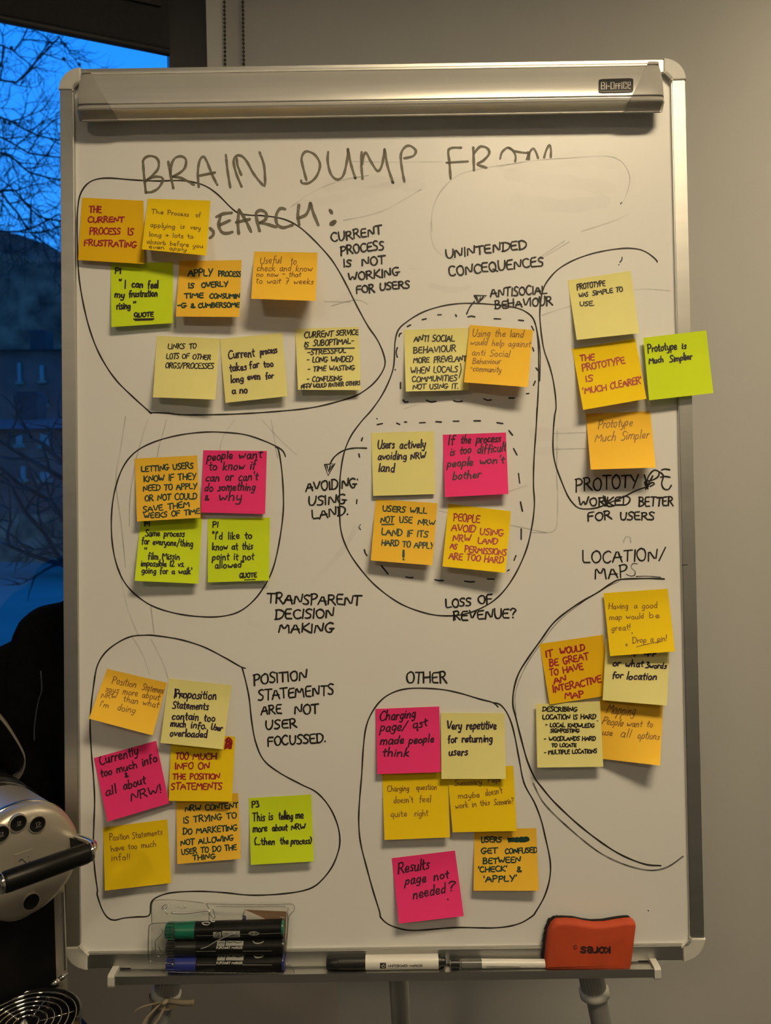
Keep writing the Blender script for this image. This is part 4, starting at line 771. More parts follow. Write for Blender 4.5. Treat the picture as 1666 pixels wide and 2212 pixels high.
N_(9, [(1015, 642), (1432, 692), (1395, 1103), (975, 1060)], 'yellow', 15, 19, 0, 'r', 2.7, 'golden yellow sticky note, red capitals, people avoid using land as permissions too hard', [("PEOPLE", 1048, 755, 1222, 768, 48), ("AVOID", 1035, 822, 1192, 834, 44), ("USING", 1222, 845, 1380, 858, 40), ("NRW", 1042, 890, 1160, 896, 44), ("LAND", 1210, 905, 1340, 914, 40), ("AS", 1025, 940, 1070, 944, 34), ("PERMISSIONS", 1122, 962, 1400, 988, 40), ("ARE TOO HARD", 1018, 1010, 1378, 1040, 42)])
N_(11, [(293, 585), (825, 508), (900, 1012), (380, 1092)], 'amber', 6, 3, 0, 'r', 3.0, 'amber sticky note at lower right, red capitals, it would be great to have a map', [("IT", 348, 700, 408, 688, 55), ("WOULD", 465, 672, 675, 638, 50), ("BE", 378, 775, 452, 762, 55), ("GREAT", 492, 752, 705, 712, 55), ("TO", 380, 852, 452, 840, 52), ("HAVE", 492, 832, 660, 795, 50), ("AN", 415, 918, 520, 895, 52), ("INTERACTIVE", 410, 992, 812, 905, 55), ("MAP", 508, 1045, 662, 1030, 52)])
N_(11, [(850, 545), (1385, 570), (1360, 1102), (822, 1055)], 'pale', 6, 9, 3.8, 'n', 3.0, 'pale yellow sticky note half hidden under a yellow one, for location', [("map app", 1000, 676, 1272, 670, 46), ("or", 905, 772, 968, 770, 52), ("what", 1008, 778, 1160, 775, 55), ("3words", 1178, 785, 1352, 790, 48), ("for", 900, 872, 988, 870, 52), ("location", 1022, 880, 1272, 885, 58)], slant=.22)
N_(11, [(828, 160), (1367, 123), (1428, 648), (885, 687)], 'yellow', 9, 12, 3.8, 'b', 1.6, 'yellow sticky note at right edge, faint pen, having a good map would be great', [("Having", 872, 294, 1035, 290, 50), ("a", 1085, 288, 1112, 286, 44), ("good", 1150, 290, 1280, 284, 50), ("map would", 878, 385, 1168, 372, 46), ("be", 1212, 368, 1300, 364, 46), ("great!", 895, 478, 1056, 468, 50), ("Drop a pin!", 1072, 580, 1360, 558, 46)], [([(1105, 610), (1200, 585), (1315, 565)], 1.5), ([(1068, 492), (1070, 496)], 2.4), ([(1020, 585), (1030, 590), (1025, 604), (1016, 598), (1020, 585)], 1.4)])
N_(11, [(800, 1030), (1328, 1098), (1303, 1603), (775, 1542)], 'orange', 5, 22, 0.2, 'b', 1.7, 'orange sticky note at lower right, pen scrawl, mapping people want to use all options', [("Mapping", 850, 1165, 1088, 1185, 90), ("People", 815, 1250, 985, 1275, 62), ("want to", 1020, 1278, 1238, 1282, 55), ("use", 815, 1345, 900, 1352, 52), ("all", 968, 1362, 1050, 1368, 68), ("options", 1110, 1375, 1292, 1388, 60)], slant=.28)
N_(11, [(263, 1088), (800, 1065), (828, 1613), (275, 1620)], 'pale', 7, 7, 4.6, 'k', 2.5, 'pale yellow sticky note with a black list headed describing location is hard', [("DESCRIBING", 318, 1148, 608, 1150, 36), ("LOCATION IS HARD", 318, 1215, 765, 1212, 38), ("- LOCAL KNOWLEDG", 342, 1278, 750, 1285, 32), ("SIGNPOSTING", 385, 1325, 625, 1325, 30), ("- WOODLANDS HARD", 332, 1395, 762, 1392, 32), ("TO LOCATE", 395, 1448, 600, 1445, 28), ("- MULTIPLE LOCATIONS", 332, 1508, 772, 1498, 32)], [([(772, 1228), (784, 1230)], 1.6)])
N_(12, [(148, 243), (520, 330), (430, 657), (35, 553)], 'orange', 22, 17, 0, 'b', 1.6, 'orange sticky note tilted right at lower left, pen scrawl, says more about', [("Position", 175, 335, 325, 360, 46), ("Statement", 362, 372, 505, 402, 44), ("says more about", 135, 380, 470, 440, 40), ("NRW", 108, 422, 205, 430, 34), ("than what", 245, 445, 465, 485, 40), ("I'm", 100, 475, 155, 486, 34), ("doing", 208, 498, 318, 520, 42)], slant=.15)
N_(12, [(575, 1020), (962, 1015), (977, 1422), (583, 1455)], 'orange', 10, 13, 0, 'g', 2.6, 'orange sticky note, green capitals, content is trying to do marketing', [("NRW CONTENT", 632, 1130, 962, 1106, 34), ("IS TRYING TO", 622, 1202, 950, 1170, 36), ("DO MARKETING", 618, 1272, 955, 1246, 36), ("NOT ALLOWING", 605, 1340, 932, 1308, 34), ("USER TO DO THE", 610, 1395, 950, 1366, 32), ("THING", 680, 1432, 820, 1418, 30)], [([(975, 1380), (977, 1392)], 2)])
N_(12, [(547, 635), (942, 665), (922, 1067), (530, 1063)], 'yellow', 7, 10, .6, 'r', 2.8, 'yellow sticky note with a red scribble in its corner, too much info statements', [("TOO", 572, 805, 650, 805, 42), ("MUCH", 680, 805, 825, 806, 36), ("INFO ON", 568, 865, 782, 866, 38), ("THE POSITION", 555, 930, 845, 926, 34), ("STATEMENTS", 545, 992, 860, 992, 40)], [([(885, 690), (900, 672), (920, 690), (915, 720), (895, 728), (884, 712), (898, 690), (912, 705), (900, 718), (884, 735)], 4.5), ([(888, 680), (918, 725), (908, 738), (890, 705), (915, 682)], 4), ([(878, 742), (882, 715)], 2.5)])
N_(12, [(530, 303), (920, 345), (867, 743), (478, 703)], 'pale', 8, 10, 1.0, 'n', 2.9, 'pale yellow sticky note, statements contain too much info, user overloaded', [("Proposition", 562, 422, 825, 435, 52), ("Statements", 552, 488, 775, 497, 46), ("contain", 548, 556, 715, 562, 48), ("too", 748, 568, 815, 572, 44), ("much", 540, 600, 635, 606, 42), ("info.", 668, 612, 762, 616, 42), ("User", 790, 618, 858, 630, 38), ("overloaded", 535, 662, 768, 670, 44)], [([(572, 370), (575, 415)], 4), ([(590, 395), (620, 420)], 3.4)], slant=.12)
N_(12, [(65, 797), (452, 690), (533, 1078), (150, 1192)], 'pink', 9, 7, 0, 'm', 2.9, 'pink sticky note tilted left at lower left, currently too much info', [("Currently", 102, 842, 342, 775, 60), ("too", 110, 918, 178, 900, 48), ("much", 208, 890, 335, 855, 46), ("info", 368, 848, 460, 818, 50), ("&", 258, 918, 278, 912, 30), ("all", 138, 1032, 205, 1012, 54), ("about", 250, 995, 388, 955, 52), ("NRW!", 295, 1062, 485, 1012, 50)], slant=.18)
N_(12, [(123, 1228), (522, 1177), (545, 1572), (133, 1620)], 'yellow', 8, 8, 0, 'b', 1.5, 'yellow sticky note at bottom left, faint pen, statements have too much info', [("Position", 162, 1310, 285, 1298, 40), ("Statements", 305, 1298, 490, 1272, 38), ("have too much", 172, 1378, 452, 1345, 38), ("info!!", 175, 1435, 290, 1425, 38)])
N_(12, [(1027, 1045), (1415, 1023), (1430, 1438), (1040, 1460)], 'lime', 8, 9, 0, 'k', 2.8, 'lime green sticky note at bottom centre left, this is telling me more', [("P3", 1045, 1102, 1088, 1100, 36), ("This is", 1050, 1188, 1175, 1182, 50), ("telling", 1212, 1180, 1300, 1176, 50), ("me", 1318, 1174, 1366, 1170, 48), ("more", 1052, 1256, 1140, 1252, 46), ("about", 1172, 1250, 1265, 1246, 42), ("NRW", 1290, 1244, 1378, 1236, 32), ("(...then", 1060, 1336, 1188, 1332, 42), ("the", 1222, 1332, 1272, 1330, 42), ("process)", 1288, 1332, 1416, 1328, 42)], slant=.08)
N_(13, [(960, 1308), (1445, 1300), (1465, 1790), (953, 1790)], 'orange', 8, 10, 0, 'g', 2.8, 'orange sticky note in the other group, green capitals, users get confused', [("USERS", 1012, 1412, 1172, 1408, 42), ("NEED", 1228, 1410, 1384, 1402, 34), ("GET", 1012, 1500, 1140, 1494, 40), ("CONFUSED", 1200, 1498, 1452, 1490, 38), ("BETWEEN", 1028, 1580, 1320, 1565, 42), ("'CHECK'", 988, 1645, 1215, 1636, 42), ("&", 1288, 1640, 1326, 1640, 40), ("'APPLY'", 1032, 1722, 1292, 1714, 45)], [([(1218, 1380), (1384, 1385)], 2.8), ([(1225, 1396), (1390, 1392)], 2.8), ([(1230, 1405), (1380, 1400)], 2.4), ([(1224, 1388), (1300, 1378), (1386, 1380)], 2.4)])
N_(13, [(237, 850), (752, 845), (768, 1372), (257, 1393)], 'yellow', 8, 9, 0, 'b', 1.6, 'yellow sticky note in the other group, charging question doesn\'t feel quite right', [("Charging", 278, 1015, 448, 1010, 48), ("question", 505, 1002, 665, 998, 46), ("doesn't", 328, 1105, 480, 1100, 50), ("feel", 528, 1100, 620, 1096, 52), ("quite", 305, 1215, 432, 1208, 50), ("right", 492, 1208, 598, 1205, 50)])
N_(13, [(745, 828), (1265, 812), (1292, 1322), (790, 1333)], 'yellow', 7, 8, .4, 'b', 1.6, 'yellow sticky note in the other group, summary page maybe doesn\'t work', [("Summary", 808, 968, 1020, 955, 46), ("Page", 1065, 945, 1165, 938, 44), ("maybe", 832, 1068, 1000, 1060, 48), ("doesn't", 1048, 1045, 1178, 1030, 50), ("work in this", 812, 1150, 1080, 1118, 46), ("Scenario?", 1115, 1120, 1268, 1108, 46)])
N_(13, [(187, 367), (685, 348), (697, 862), (200, 878)], 'pink', 6, 6, .8, 'm', 3.0, 'pink sticky note in the other group, charging page made people think', [("Charging", 218, 462, 498, 432, 70), ("page/", 220, 545, 430, 530, 70), ("qst", 478, 525, 592, 500, 66), ("made", 222, 645, 405, 638, 62), ("people", 445, 640, 640, 625, 62), ("think", 238, 742, 445, 740, 66)], slant=.25)
N_(13, [(697, 398), (1195, 400), (1207, 915), (702, 915)], 'pale', 6, 7, 1.2, 'n', 3.0, 'pale yellow sticky note in the other group, very repetitive for returning users', [("Very", 742, 530, 860, 528, 65), ("repetitive", 898, 528, 1130, 525, 64), ("for", 752, 634, 825, 628, 58), ("returning", 862, 628, 1100, 625, 60), ("users", 758, 732, 906, 730, 62)], slant=.1)
N_(13, [(313, 1535), (808, 1475), (877, 1988), (370, 2047)], 'pink', 12, 12, 0, 'm', 3.0, 'pink sticky note lowest in the other group, results page not needed', [("Results", 362, 1655, 605, 1618, 85), ("page", 415, 1745, 580, 1718, 70), ("not", 640, 1712, 758, 1688, 66), ("needed", 480, 1858, 735, 1805, 74), ("?", 752, 1800, 812, 1790, 70)], [([(752, 1856), (754, 1860)], 3.5)], slant=.25)

# ================================================================== THINGS ON THE TRAY
def lathe_px(mb, a, c, off, prof, seg=24):
    mb.lathe(P(a[0], a[1], off), P(c[0], c[1], off), prof, seg)
# whiteboard marker
y_s = lambda x: 1900 + (352 - (x - 300) * 0.012) / 1.851
off_m = .0105
r_m = .0079
vm = vl - .0015 + r_m
def pu(x): return UV(x, 2085, off_m)[0]
t = thing('whiteboard_marker', 'white barrelled whiteboard marker with black cap lying on the tray', 'marker', B(pu(830), vl, off_m))
def lt(u0, u1, v, n, prof, nm, m, par, seg=24, smooth=True, dv=0):
    mb = MB(); mb.lathe(B(u0, v, n), B(u1, v + dv, n), prof, seg); return auto_smooth(mb.build(nm, m, par), 40)
ca = lt(pu(706), pu(790), vm, off_m, [(0, .0062), (.02, .0069), (.3, .0072), (.31, .0077), (1, .0079)], 'cap', M_pblack, t)
mb = MB(); mb.bbox(pu(720), pu(786), vm - .001, vm + .0012, off_m + .0072, off_m + .0092); mb.build('pocket_clip', M_pblack, ca)
bd = lt(pu(790), pu(947), vm, off_m, [(0, r_m), (1, r_m)], 'barrel', M_pwhite, t)
lt(pu(947), pu(963), vm, off_m, [(0, .0074), (.3, .0074), (.32, .0058), (.85, .0058), (1, .0035)], 'end_plug', M_pblack, t)
def cyl_surf(v, n, r, e=.0001):
    def f(x, y):
        out = []
        for a, b1 in zip(x, y):
            u_, v_ = UV(a, b1, n + r); dv = max(-r * .98, min(r * .98, v_ - v)); out.append(B(u_, v + dv, n + math.sqrt(r * r - dv * dv) + e))
        return np.array(out)
    return f
cs = cyl_surf(vm, off_m, r_m)
tx = text_px("WHITEBOARD MARKER", *fr(16, [(330, 350)])[0], *fr(16, [(468, 349)])[0], 9 / 1.851, 0, 0)
strokes_obj('barrel_print', tx, 1.05, M_printk, cs, t)
mb = MB(); q = fr(16, [(298, 334), (322, 334), (322, 357), (298, 357)])
gx_ = []
for i in range(5):
    for j in range(2): gx_.append((q[0][0] + (q[1][0] - q[0][0]) * j, q[0][1] + (q[2][1] - q[0][1]) * i / 4))
V = cs([a for a, _ in gx_], [b_ for _, b_ in gx_]); mk('barrel_emblem', V, [(2 * i, 2 * i + 1, 2 * i + 3, 2 * i + 2) for i in range(4)], M_printk, t)
cs2 = cyl_surf(vm, off_m, r_m, .0002)
strokes_obj('emblem_mark', [fr(16, [(302, 342), (310, 352)]), spl(fr(16, [(316, 337), (308, 343), (306, 350), (314, 352), (318, 344), (309, 344)]), step=1)], .8, M_pwhite, cs2, t)
# slim marker
r2 = .0048; n2 = .0128; v2 = vl - .0015 + r2
t = thing('slim_dry_marker', 'slim marker with smoky cap and white printed label, right of the whiteboard marker', 'marker', B(pu(1100), vl, n2))
lt(pu(971), pu(1040), v2 + .0016, n2, [(0, .0042), (.35, .0044), (.36, .0052), (1, .0053)], 'cap', M_smoke, t, dv=-.0004)
lt(pu(974), pu(992), v2 + .0016, n2, [(0, .0054), (1, .0054)], 'cap_band', M_pblack, t)
lt(pu(1040), pu(1180), v2 + .0012, n2, [(0, .0050), (1, .0046)], 'barrel', M_pwhite, t, dv=-.0010)
lt(pu(1180), pu(1226), v2 + .0002, n2, [(0, .0046), (.5, .0032), (1, .0015)], 'tip', M_printk, t, dv=-.0012)
cs = cyl_surf(v2 + .0008, n2, .0050, .0003)
ss = [fr(16, [(722, 346), (862, 350), (862, 366)]), fr(16, [(722, 346), (720, 364)])]
for yy, x0, x1 in ((352, 727, 855), (358, 727, 858), (352.5, 872, 895), (352.5, 912, 942), (359, 872, 900), (360, 915, 945)):
    x = x0
    while x < x1: ww = R_.uniform(3, 8); ss.append(fr(16, [(x, yy + (x - 720) * .025), (min(x1, x + ww), yy + (x + ww - 720) * .025)])); x += ww + 2.5
strokes_obj('label_print', ss, .8, M_printk, cs, t)
# eraser
er = fr(16, [(1008, 171), (1045, 170), (1085, 172), (1120, 180), (1160, 185), (1205, 183), (1250, 175), (1285, 170), (1310, 169), (1321, 176), (1323, 190), (1318, 230), (1311, 290), (1304, 345), (1297, 362), (1150, 362), (972, 362), (961, 356), (961, 335), (966, 270), (975, 215), (988, 186)])
t = thing('board_eraser', 'orange foam board eraser with wavy top edge, standing on the tray', 'eraser', P(1276, 2098, .012))
uv = [UV(x, y, .019) for x, y in er]; mb = MB(); mb.pillow(uv, .0085, .0205, .004, 4); body = auto_smooth(mb.build('foam_body', M_orange, t), 60)
uv2 = [(u - .0022, v + .0012) for u, v in uv]; mb = MB(); mb.pillow(uv2, .0060, .0088, .0008, 2); mb.build('felt_pad', M_felt, t)
mb = MB(); ctr = np.array(uv2)
for k in range(60):
    i = R_.choice((18, 19, 20, 21, 0)); j = (i + 1) % len(uv2); a = R_.random(); u = uv2[i][0] * (1 - a) + uv2[j][0] * a; v = uv2[i][1] * (1 - a) + uv2[j][1] * a
    n_ = R_.uniform(.0062, .0086); e_ = R_.uniform(.0008, .0026); mb.tube([B(u, v, n_), B(u - e_ * .8, v + R_.uniform(-1, 1) * e_, n_ + .0004)], [.0005, .0002], 4)
o = mb.build('felt_fluff', M_felt, t); o['kind'] = 'stuff'
ks = {'k': [[(1217, 270), (1217, 293)], [(1200, 271), (1214, 281), (1201, 293)]], 'o': [[(1196, 278), (1188, 271), (1178, 275), (1176, 285), (1184, 293), (1194, 288), (1196, 278)]], 'r': [[(1168, 271), (1168, 291)], [(1168, 286), (1160, 292), (1152, 291)]],
      'e': [[(1148, 281), (1130, 281), (1133, 290), (1141, 292), (1148, 284), (1146, 273), (1138, 270), (1130, 272)]], 's': [[(1122, 273), (1112, 270), (1104, 274), (1110, 280), (1120, 283), (1118, 291), (1107, 291), (1101, 289)]]}
ks2 = {'k': [[(1219, 291), (1219, 269)], [(1203, 268), (1216, 280), (1204, 291)]]}
ms = []
for v in ks.values(): ms += [spl(fr(16, p), step=2) if len(p) > 4 else fr(16, p) for p in v]
# capital-weight k replaced by slab strokes
sub_ink('printed_name', ms, 4.4, mat('dark_print', (.03, .012, .01), .7), .0208, t)
rm = spl(fr(16, [(1079 + 7 * math.cos(a), 271 + 9 * math.sin(a)) for a in [k * math.pi / 4 for k in range(9)]]), step=2)
sub_ink('registered_mark', [rm, fr(16, [(1076, 266), (1076, 276)]), fr(16, [(1076, 272), (1082, 270), (1081, 266)])], .9, mat('dark_print', (.03, .012, .01), .7), .0208, t)

# flipchart markers in their clear sleeve
nm_ = .0108
def pv(y): return UV(480, y, nm_ + .008)[1]
def pu2(x): return UV(x, 2050, nm_ + .008)[0]
MK = [('green', M_pgreen, 2003, 2039, 355, 612, 420, 'flipchart marker with green cap, topmost of three in the clear sleeve'), ('black', M_pblack, 2036, 2072, 357, 613, 422, 'flipchart marker with black cap, middle of three in the clear sleeve'), ('blue', M_pblue, 2070, 2104, 357, 613, 422, 'flipchart marker with blue cap, lowest of three in the clear sleeve')]
rk = .0094; vb = vl - .0015 + rk + .0004
for i, (nm, mc, y0, y1, x0, x1, xc, lbl) in enumerate(MK):
    vc = vb + (2 - i) * rk * 2.02; tilt = .0018 if i == 0 else 0
    t = thing('flipchart_marker', lbl, 'marker', B(pu2(480), vc - rk, nm_), 'flipchart markers in the clear sleeve')
    c_ = lt(pu2(x0), pu2(xc), vc, nm_, [(0, .0074), (.03, .0084), (.22, .0086), (.24, .0092), (1, .0094)], 'cap', mc, t, dv=tilt * .25)
    for k in range(14):
        a = 2 * math.pi * k / 14; mb = MB(); y_ = math.cos(a) * .0090; z_ = math.sin(a) * .0090
        if k == 0: rb = MB()
        rb.lathe(B(pu2(x0 + 3), vc + y_, nm_ + z_), B(pu2(x0 + 20), vc + y_, nm_ + z_), [(0, .0005), (1, .0006)], 6)
    rb.build('cap_ribs', mc, c_)
    lt(pu2(xc), pu2(x1 - 4), vc + tilt * .25, nm_, [(0, .0092), (1, .0092)], 'barrel', M_rub, t, dv=tilt * .75)
    lt(pu2(x1 - 4), pu2(x1), vc + tilt, nm_, [(0, .0086), (1, .0080)], 'end_disc', mc if i != 1 else M_pblack, t)
    cs = cyl_surf(vc + tilt * .5, nm_, rk, .0002)
    yo = {0: 0, 1: (440 - 373), 2: (581 - 373)}[i]
    bx = []
    if i == 0: a0, a1, e0, e1 = 345, 408, 338, 400
    else: a0 = a1 = e0 = e1 = 0
    def patch(x0_, x1_, ya, yb, name, m, off=.0002):
        c2 = cyl_surf(vc + tilt * .5, nm_, rk, off); pts = []
        for q_ in range(6):
            for j in range(2): pts += fr(17, [(x0_ + (x1_ - x0_) * j, ya + (yb - ya) * q_ / 5)])
        V = c2([a for a, _ in pts], [b_ for _, b_ in pts]); return mk(name, V, [(2 * k, 2 * k + 1, 2 * k + 3, 2 * k + 2) for k in range(5)], m, t)
    if i == 0:
        patch(752, 823, 346, 408, 'print_box', M_print); patch(832, 993, 338, 402, 'print_box', M_print)
        c3 = cyl_surf(vc + .0009, nm_, rk, .0004)
        strokes_obj('print_script', [spl(fr(17, p), step=1.5) for p in ([(855, 362), (885, 358), (870, 385)], [(885, 372), (890, 384), (900, 370), (905, 384), (915, 368)], [(915, 382), (930, 366), (935, 384), (948, 372), (955, 386), (970, 370), (965, 388)], [(770, 385), (785, 352), (805, 352), (800, 380), (775, 398), (770, 385)], [(785, 365), (800, 395), (810, 370)])], 1.0, M_printk, c3, t)
        el = [(1118 + 50 * math.cos(a), 360 + 20 * math.sin(a)) for a in [k * math.pi / 8 for k in range(16)]]
        pe = fr(17, el); c3b = cyl_surf(vc + .0009, nm_, rk, .00025); mk('cap_off_badge', c3b([a for a, _ in pe], [b_ for _, b_ in pe]), [tuple(range(16))], M_print, t)
        strokes_obj('badge_text', text_px("CAP OFF", *fr(17, [(1080, 369)])[0], *fr(17, [(1158, 368)])[0], 4.6, 0, 0), .9, M_printk, c3, t)
        strokes_obj('barrel_line', [fr(17, [(600, 380), (750, 378)]), fr(17, [(998, 366), (1065, 364)]), fr(17, [(1172, 362), (1365, 356)])], .8, M_print, c3, t)
        strokes_obj('barrel_text', text_px("FLIPCHART MARKER", *fr(17, [(757, 421)])[0], *fr(17, [(990, 420)])[0], 2.2, 0, 0), .6, mat('dim_print', (.10, .1, .1), .5), c3, t)
    else:
        yb_ = 497 if i == 1 else 637; yt = 448 if i == 1 else 585
        patch(782, 853, yt, yt + 30, 'print_box', M_print); patch(862, 1020, yt, yt + 28, 'print_box', M_print)
        c3 = cyl_surf(vc, nm_, rk, .0004)
        strokes_obj('barrel_text', text_px("FLIPCHART MARKER", *fr(17, [(780, yb_)])[0], *fr(17, [(1015, yb_)])[0], 3.6, 0, 0), .95, mat('bright_print', (.55, .55, .52), .5), c3, t)
        strokes_obj('print_script', [spl(fr(17, p), step=1.5) for p in ([(870, yt + 2), (900, yt + 8), (930, yt + 4), (970, yt + 10), (1005, yt + 4)], [(795, yt + 14), (820, yt + 6), (840, yt + 12)])], .9, M_printk, c3, t)
        strokes_obj('barrel_line', [fr(17, [(600, yb_ + (23 if i == 1 else 6)), (775, yb_ + (20 if i == 1 else 6))]), fr(17, [(1020, yb_ + (20 if i == 1 else 6)), (1280, yb_ + (18 if i == 1 else 6))])], .8, M_print, c3, t)
        strokes_obj('badge_edge', [spl(fr(17, [(1105, yt), (1125, yt + 9), (1150, yt + 11), (1180, yt + 8), (1198, yt + 1)]), step=2)], 1.6, M_print, c3, t)
# card insert
t = thing('card_insert', 'brown card insert with a folded white corner behind the flipchart markers', 'card', P(572, 2003, .004))
mb = MB(); mb.prism([UV(x, y, .004) for x, y in fr(17, [(1002, 620), (1000, 310), (1035, 148), (1412, 165), (1390, 620)])], .003, .0042); mb.build('card', M_card, t)
mb = MB(); mb.prism([UV(x, y, .005) for x, y in fr(17, [(1004, 300), (1040, 150), (1235, 238), (1205, 296)])], .0043, .0050); mb.build('folded_flap', M_label, t)
sub_ink('blue_scrawl', [spl(fr(17, [(1030, 200), (1040, 215), (1022, 235), (1038, 262), (1015, 255), (1030, 225), (1045, 270)]), step=1.5), spl(fr(17, [(1020, 210), (1042, 205), (1040, 250), (1018, 262)]), step=1.5)], 2.2, mat('blue_pen', (.02, .02, .12), .6), .0053, t)
# sleeve
t = thing('clear_sleeve', 'crinkled clear plastic sleeve holding three flipchart markers', 'packaging', B(pu2(480), vl, .012))
def sleeve_sheet(poly, off, nm, nx=26, ny=18, bulge=.006, wr=.0012, seed=3):
    xs = [p[0] for p in poly]; ys = [p[1] for p in poly]; x0, x1, y0, y1 = min(xs), max(xs), min(ys), max(ys); rnd = random.Random(seed)
    ph = [(rnd.uniform(3, 14), rnd.uniform(3, 14), rnd.uniform(0, 6)) for _ in range(5)]
    V = []; Fc = []
    for j in range(ny + 1):
        for i in range(nx + 1):
            s_, t_ = i / nx, j / ny; x = x0 + (x1 - x0) * s_; y = y0 + (y1 - y0) * t_
            z = off + bulge * (math.sin(math.pi * s_) * math.sin(math.pi * t_ * .9 + .15)) ** .5 if 0 < s_ < 1 else off
            z += wr * sum(abs(math.sin(a * s_ * 2 + b_ * t_ * 2 + c_)) - .5 for a, b_, c_ in ph) / 2
            V.append(P(x, y, max(z, .0012)))
    for j in range(ny):
        for i in range(nx): a = j * (nx + 1) + i; Fc.append((a, a + 1, a + nx + 2, a + nx + 1))
    return mk(nm, V, Fc, M_clear, t, True)
def rim(pts, off, r=.00045, nm='sleeve_edge'):
    mb = MB(); mb.tube([P(x, y, off) for x, y in spl(pts, step=5)], r, 6); return mb.build(nm, M_rim, t, True)
sleeve_sheet(fr(17, [(195, 75), (1405, 720)]), .0185, 'front_film', bulge=.006)
sleeve_sheet(fr(17, [(195, 75), (1460, 600)]), .0016, 'back_film', bulge=.0, wr=.0006, seed=5)
rim(fr(17, [(200, 265), (198, 150), (205, 85), (240, 62), (380, 58), (600, 78), (670, 92), (710, 130), (718, 300)]), .019)
rim(fr(17, [(670, 92), (900, 98), (1300, 100), (1445, 94), (1482, 115), (1475, 160), (1435, 200), (1425, 300), (1412, 480), (1400, 600)]), .012)
rim(fr(17, [(780, 118), (1100, 120), (1400, 122), (1420, 165), (1420, 300), (1400, 500), (1388, 620)]), .019)
rim(fr(17, [(1392, 625), (1440, 640), (1470, 680), (1484, 716)]), .016)
rim(fr(17, [(300, 718), (320, 700), (500, 712), (1000, 716), (1390, 718)]), .0205)
rim(fr(17, [(400, 262), (400, 628), (385, 632), (200, 612), (170, 590), (168, 500), (172, 320), (190, 278), (240, 268), (400, 262)]), .0225, .0006, 'hang_tab_edge')
rim(fr(17, [(285, 320), (300, 345), (260, 400), (232, 430), (235, 500), (232, 540), (255, 565), (285, 562), (290, 540), (272, 500), (258, 470)]), .0222, .0004, 'hang_tab_slot')
mb = MB(); mb.prism([UV(x, y, .022) for x, y in fr(17, [(172, 590), (172, 300), (200, 275), (400, 264), (400, 626), (200, 610)])], .0218, .0221); mb.build('hang_tab', M_clear, t)
# raised creases, whitened so the film's highlights sit in their colour
M_crease_glint = clear('crease_glint_plastic', (.95, .95, .93), gl=.8, rough=.38, haze=.5)
cre = [([(375, 172), (450, 178), (560, 172), (650, 158), (715, 152)], .0013), ([(715, 152), (728, 190), (765, 225)], .0012), ([(745, 125), (760, 170), (768, 222)], .0008), ([(650, 265), (690, 258), (725, 265), (700, 284), (665, 278), (650, 265)], .0007), ([(640, 498), (700, 478), (780, 430), (860, 392), (945, 358)], .0008), ([(720, 235), (745, 255), (768, 250)], .0006),
       ([(288, 132), (310, 105), (340, 98)], .0007), ([(295, 150), (320, 110)], .0006), ([(318, 150), (330, 175), (348, 184)], .0007), ([(352, 100), (325, 140)], .0006), ([(430, 120), (470, 128), (508, 130), (490, 105)], .0007), ([(375, 92), (388, 98)], .0006), ([(1350, 212), (1395, 218)], .0005), ([(1418, 165), (1412, 200)], .0006)]
for p, r in cre:
    mb = MB(); mb.tube([P(x, y, .0262) for x, y in spl(fr(17, p), step=4)], r * .8, 6); mb.build('crease_glint', M_crease_glint, t, True)
# ribbon tied round the left leg
t = thing('tied_ribbon', 'cream ribbon tied round the left easel leg below the tray', 'ribbon', P(356, 2160, -.02))
mb = MB(); Lc = P(357, 2153, -.022)
pts = [Lc + np.array([math.cos(a) * .0185, math.sin(a) * .0185, .002 * math.sin(a * 2) - .0015 * math.cos(a)]) for a in [k * math.pi / 12 for k in range(25)]]
mb.band(pts, (0, 0, .0028), (0.0001, -.0005, 0)); mb.build('ribbon_loop', M_ribbon, t)
def tail(p, wv, nm='ribbon_tail', off=.0): mb = MB(); mb.band([P(x, y, off) for x, y in spl(fr(17, p), step=5)], wv, (0, -.0006, .0001)); return mb.build(nm, M_ribbon, t, True)
tail([(330, 965), (250, 985), (160, 1008), (80, 1035), (30, 1085), (12, 1140), (8, 1190)], (.0003, 0, .0012)); tail([(320, 965), (260, 1010), (200, 1070), (150, 1130), (125, 1190)], (.0030, 0, .0012)); tail([(325, 965), (300, 1050), (260, 1130), (210, 1190)], (.002, 0, .0006))
tail([(335, 968), (400, 972), (460, 984), (520, 985), (582, 980)], (.0004, 0, .0038)); mb = MB()
mb.lathe(P(355, 2158, .0005), P(360, 2167, .0005), [(0, .002), (.3, .005), (.7, .005), (1, .002)], 12); mb.build('knot', M_ribbon, t, True)

# ================================================================== COFFEE MACHINE
a45 = math.radians(45); HN = np.array([math.sin(a45), -math.cos(a45), 0]); HH = np.array([math.cos(a45), math.sin(a45), 0]); ZZ = np.array([0, 0, 1.0])
pz = lambda py, d: Wd(60, py, d)[2]
CC = np.array([-.3775, .775, Wd(38, 1867, .775)[2]])
def M(h, z, n): return CC + HH * h + ZZ * z + HN * n
def hit(px, py, n):       # point where a pixel ray meets the machine plane at offset n
    d = raydir(px, py); o = CC + HN * n; tt_ = np.dot(o - CAM, HN) / np.dot(d, HN); q = CAM + d * tt_ - CC
    return float(np.dot(q, HH)), float(q[2])
gz = Wd(36, 2203, .775)[2]; TOPZ = gz - .075
cm = thing('coffee_machine', 'silver and black coffee capsule machine with round head, left of the flipchart', 'coffee machine', (CC[0] - .07, CC[1] + .07, TOPZ))
RH = .0580
def disc(mb, n_prof, seg=64, ch=0, cz=0): mb.loft([[M(ch + r * math.cos(2 * math.pi * k / seg), cz + r * math.sin(2 * math.pi * k / seg), n) for k in range(seg)] for n, r in n_prof])
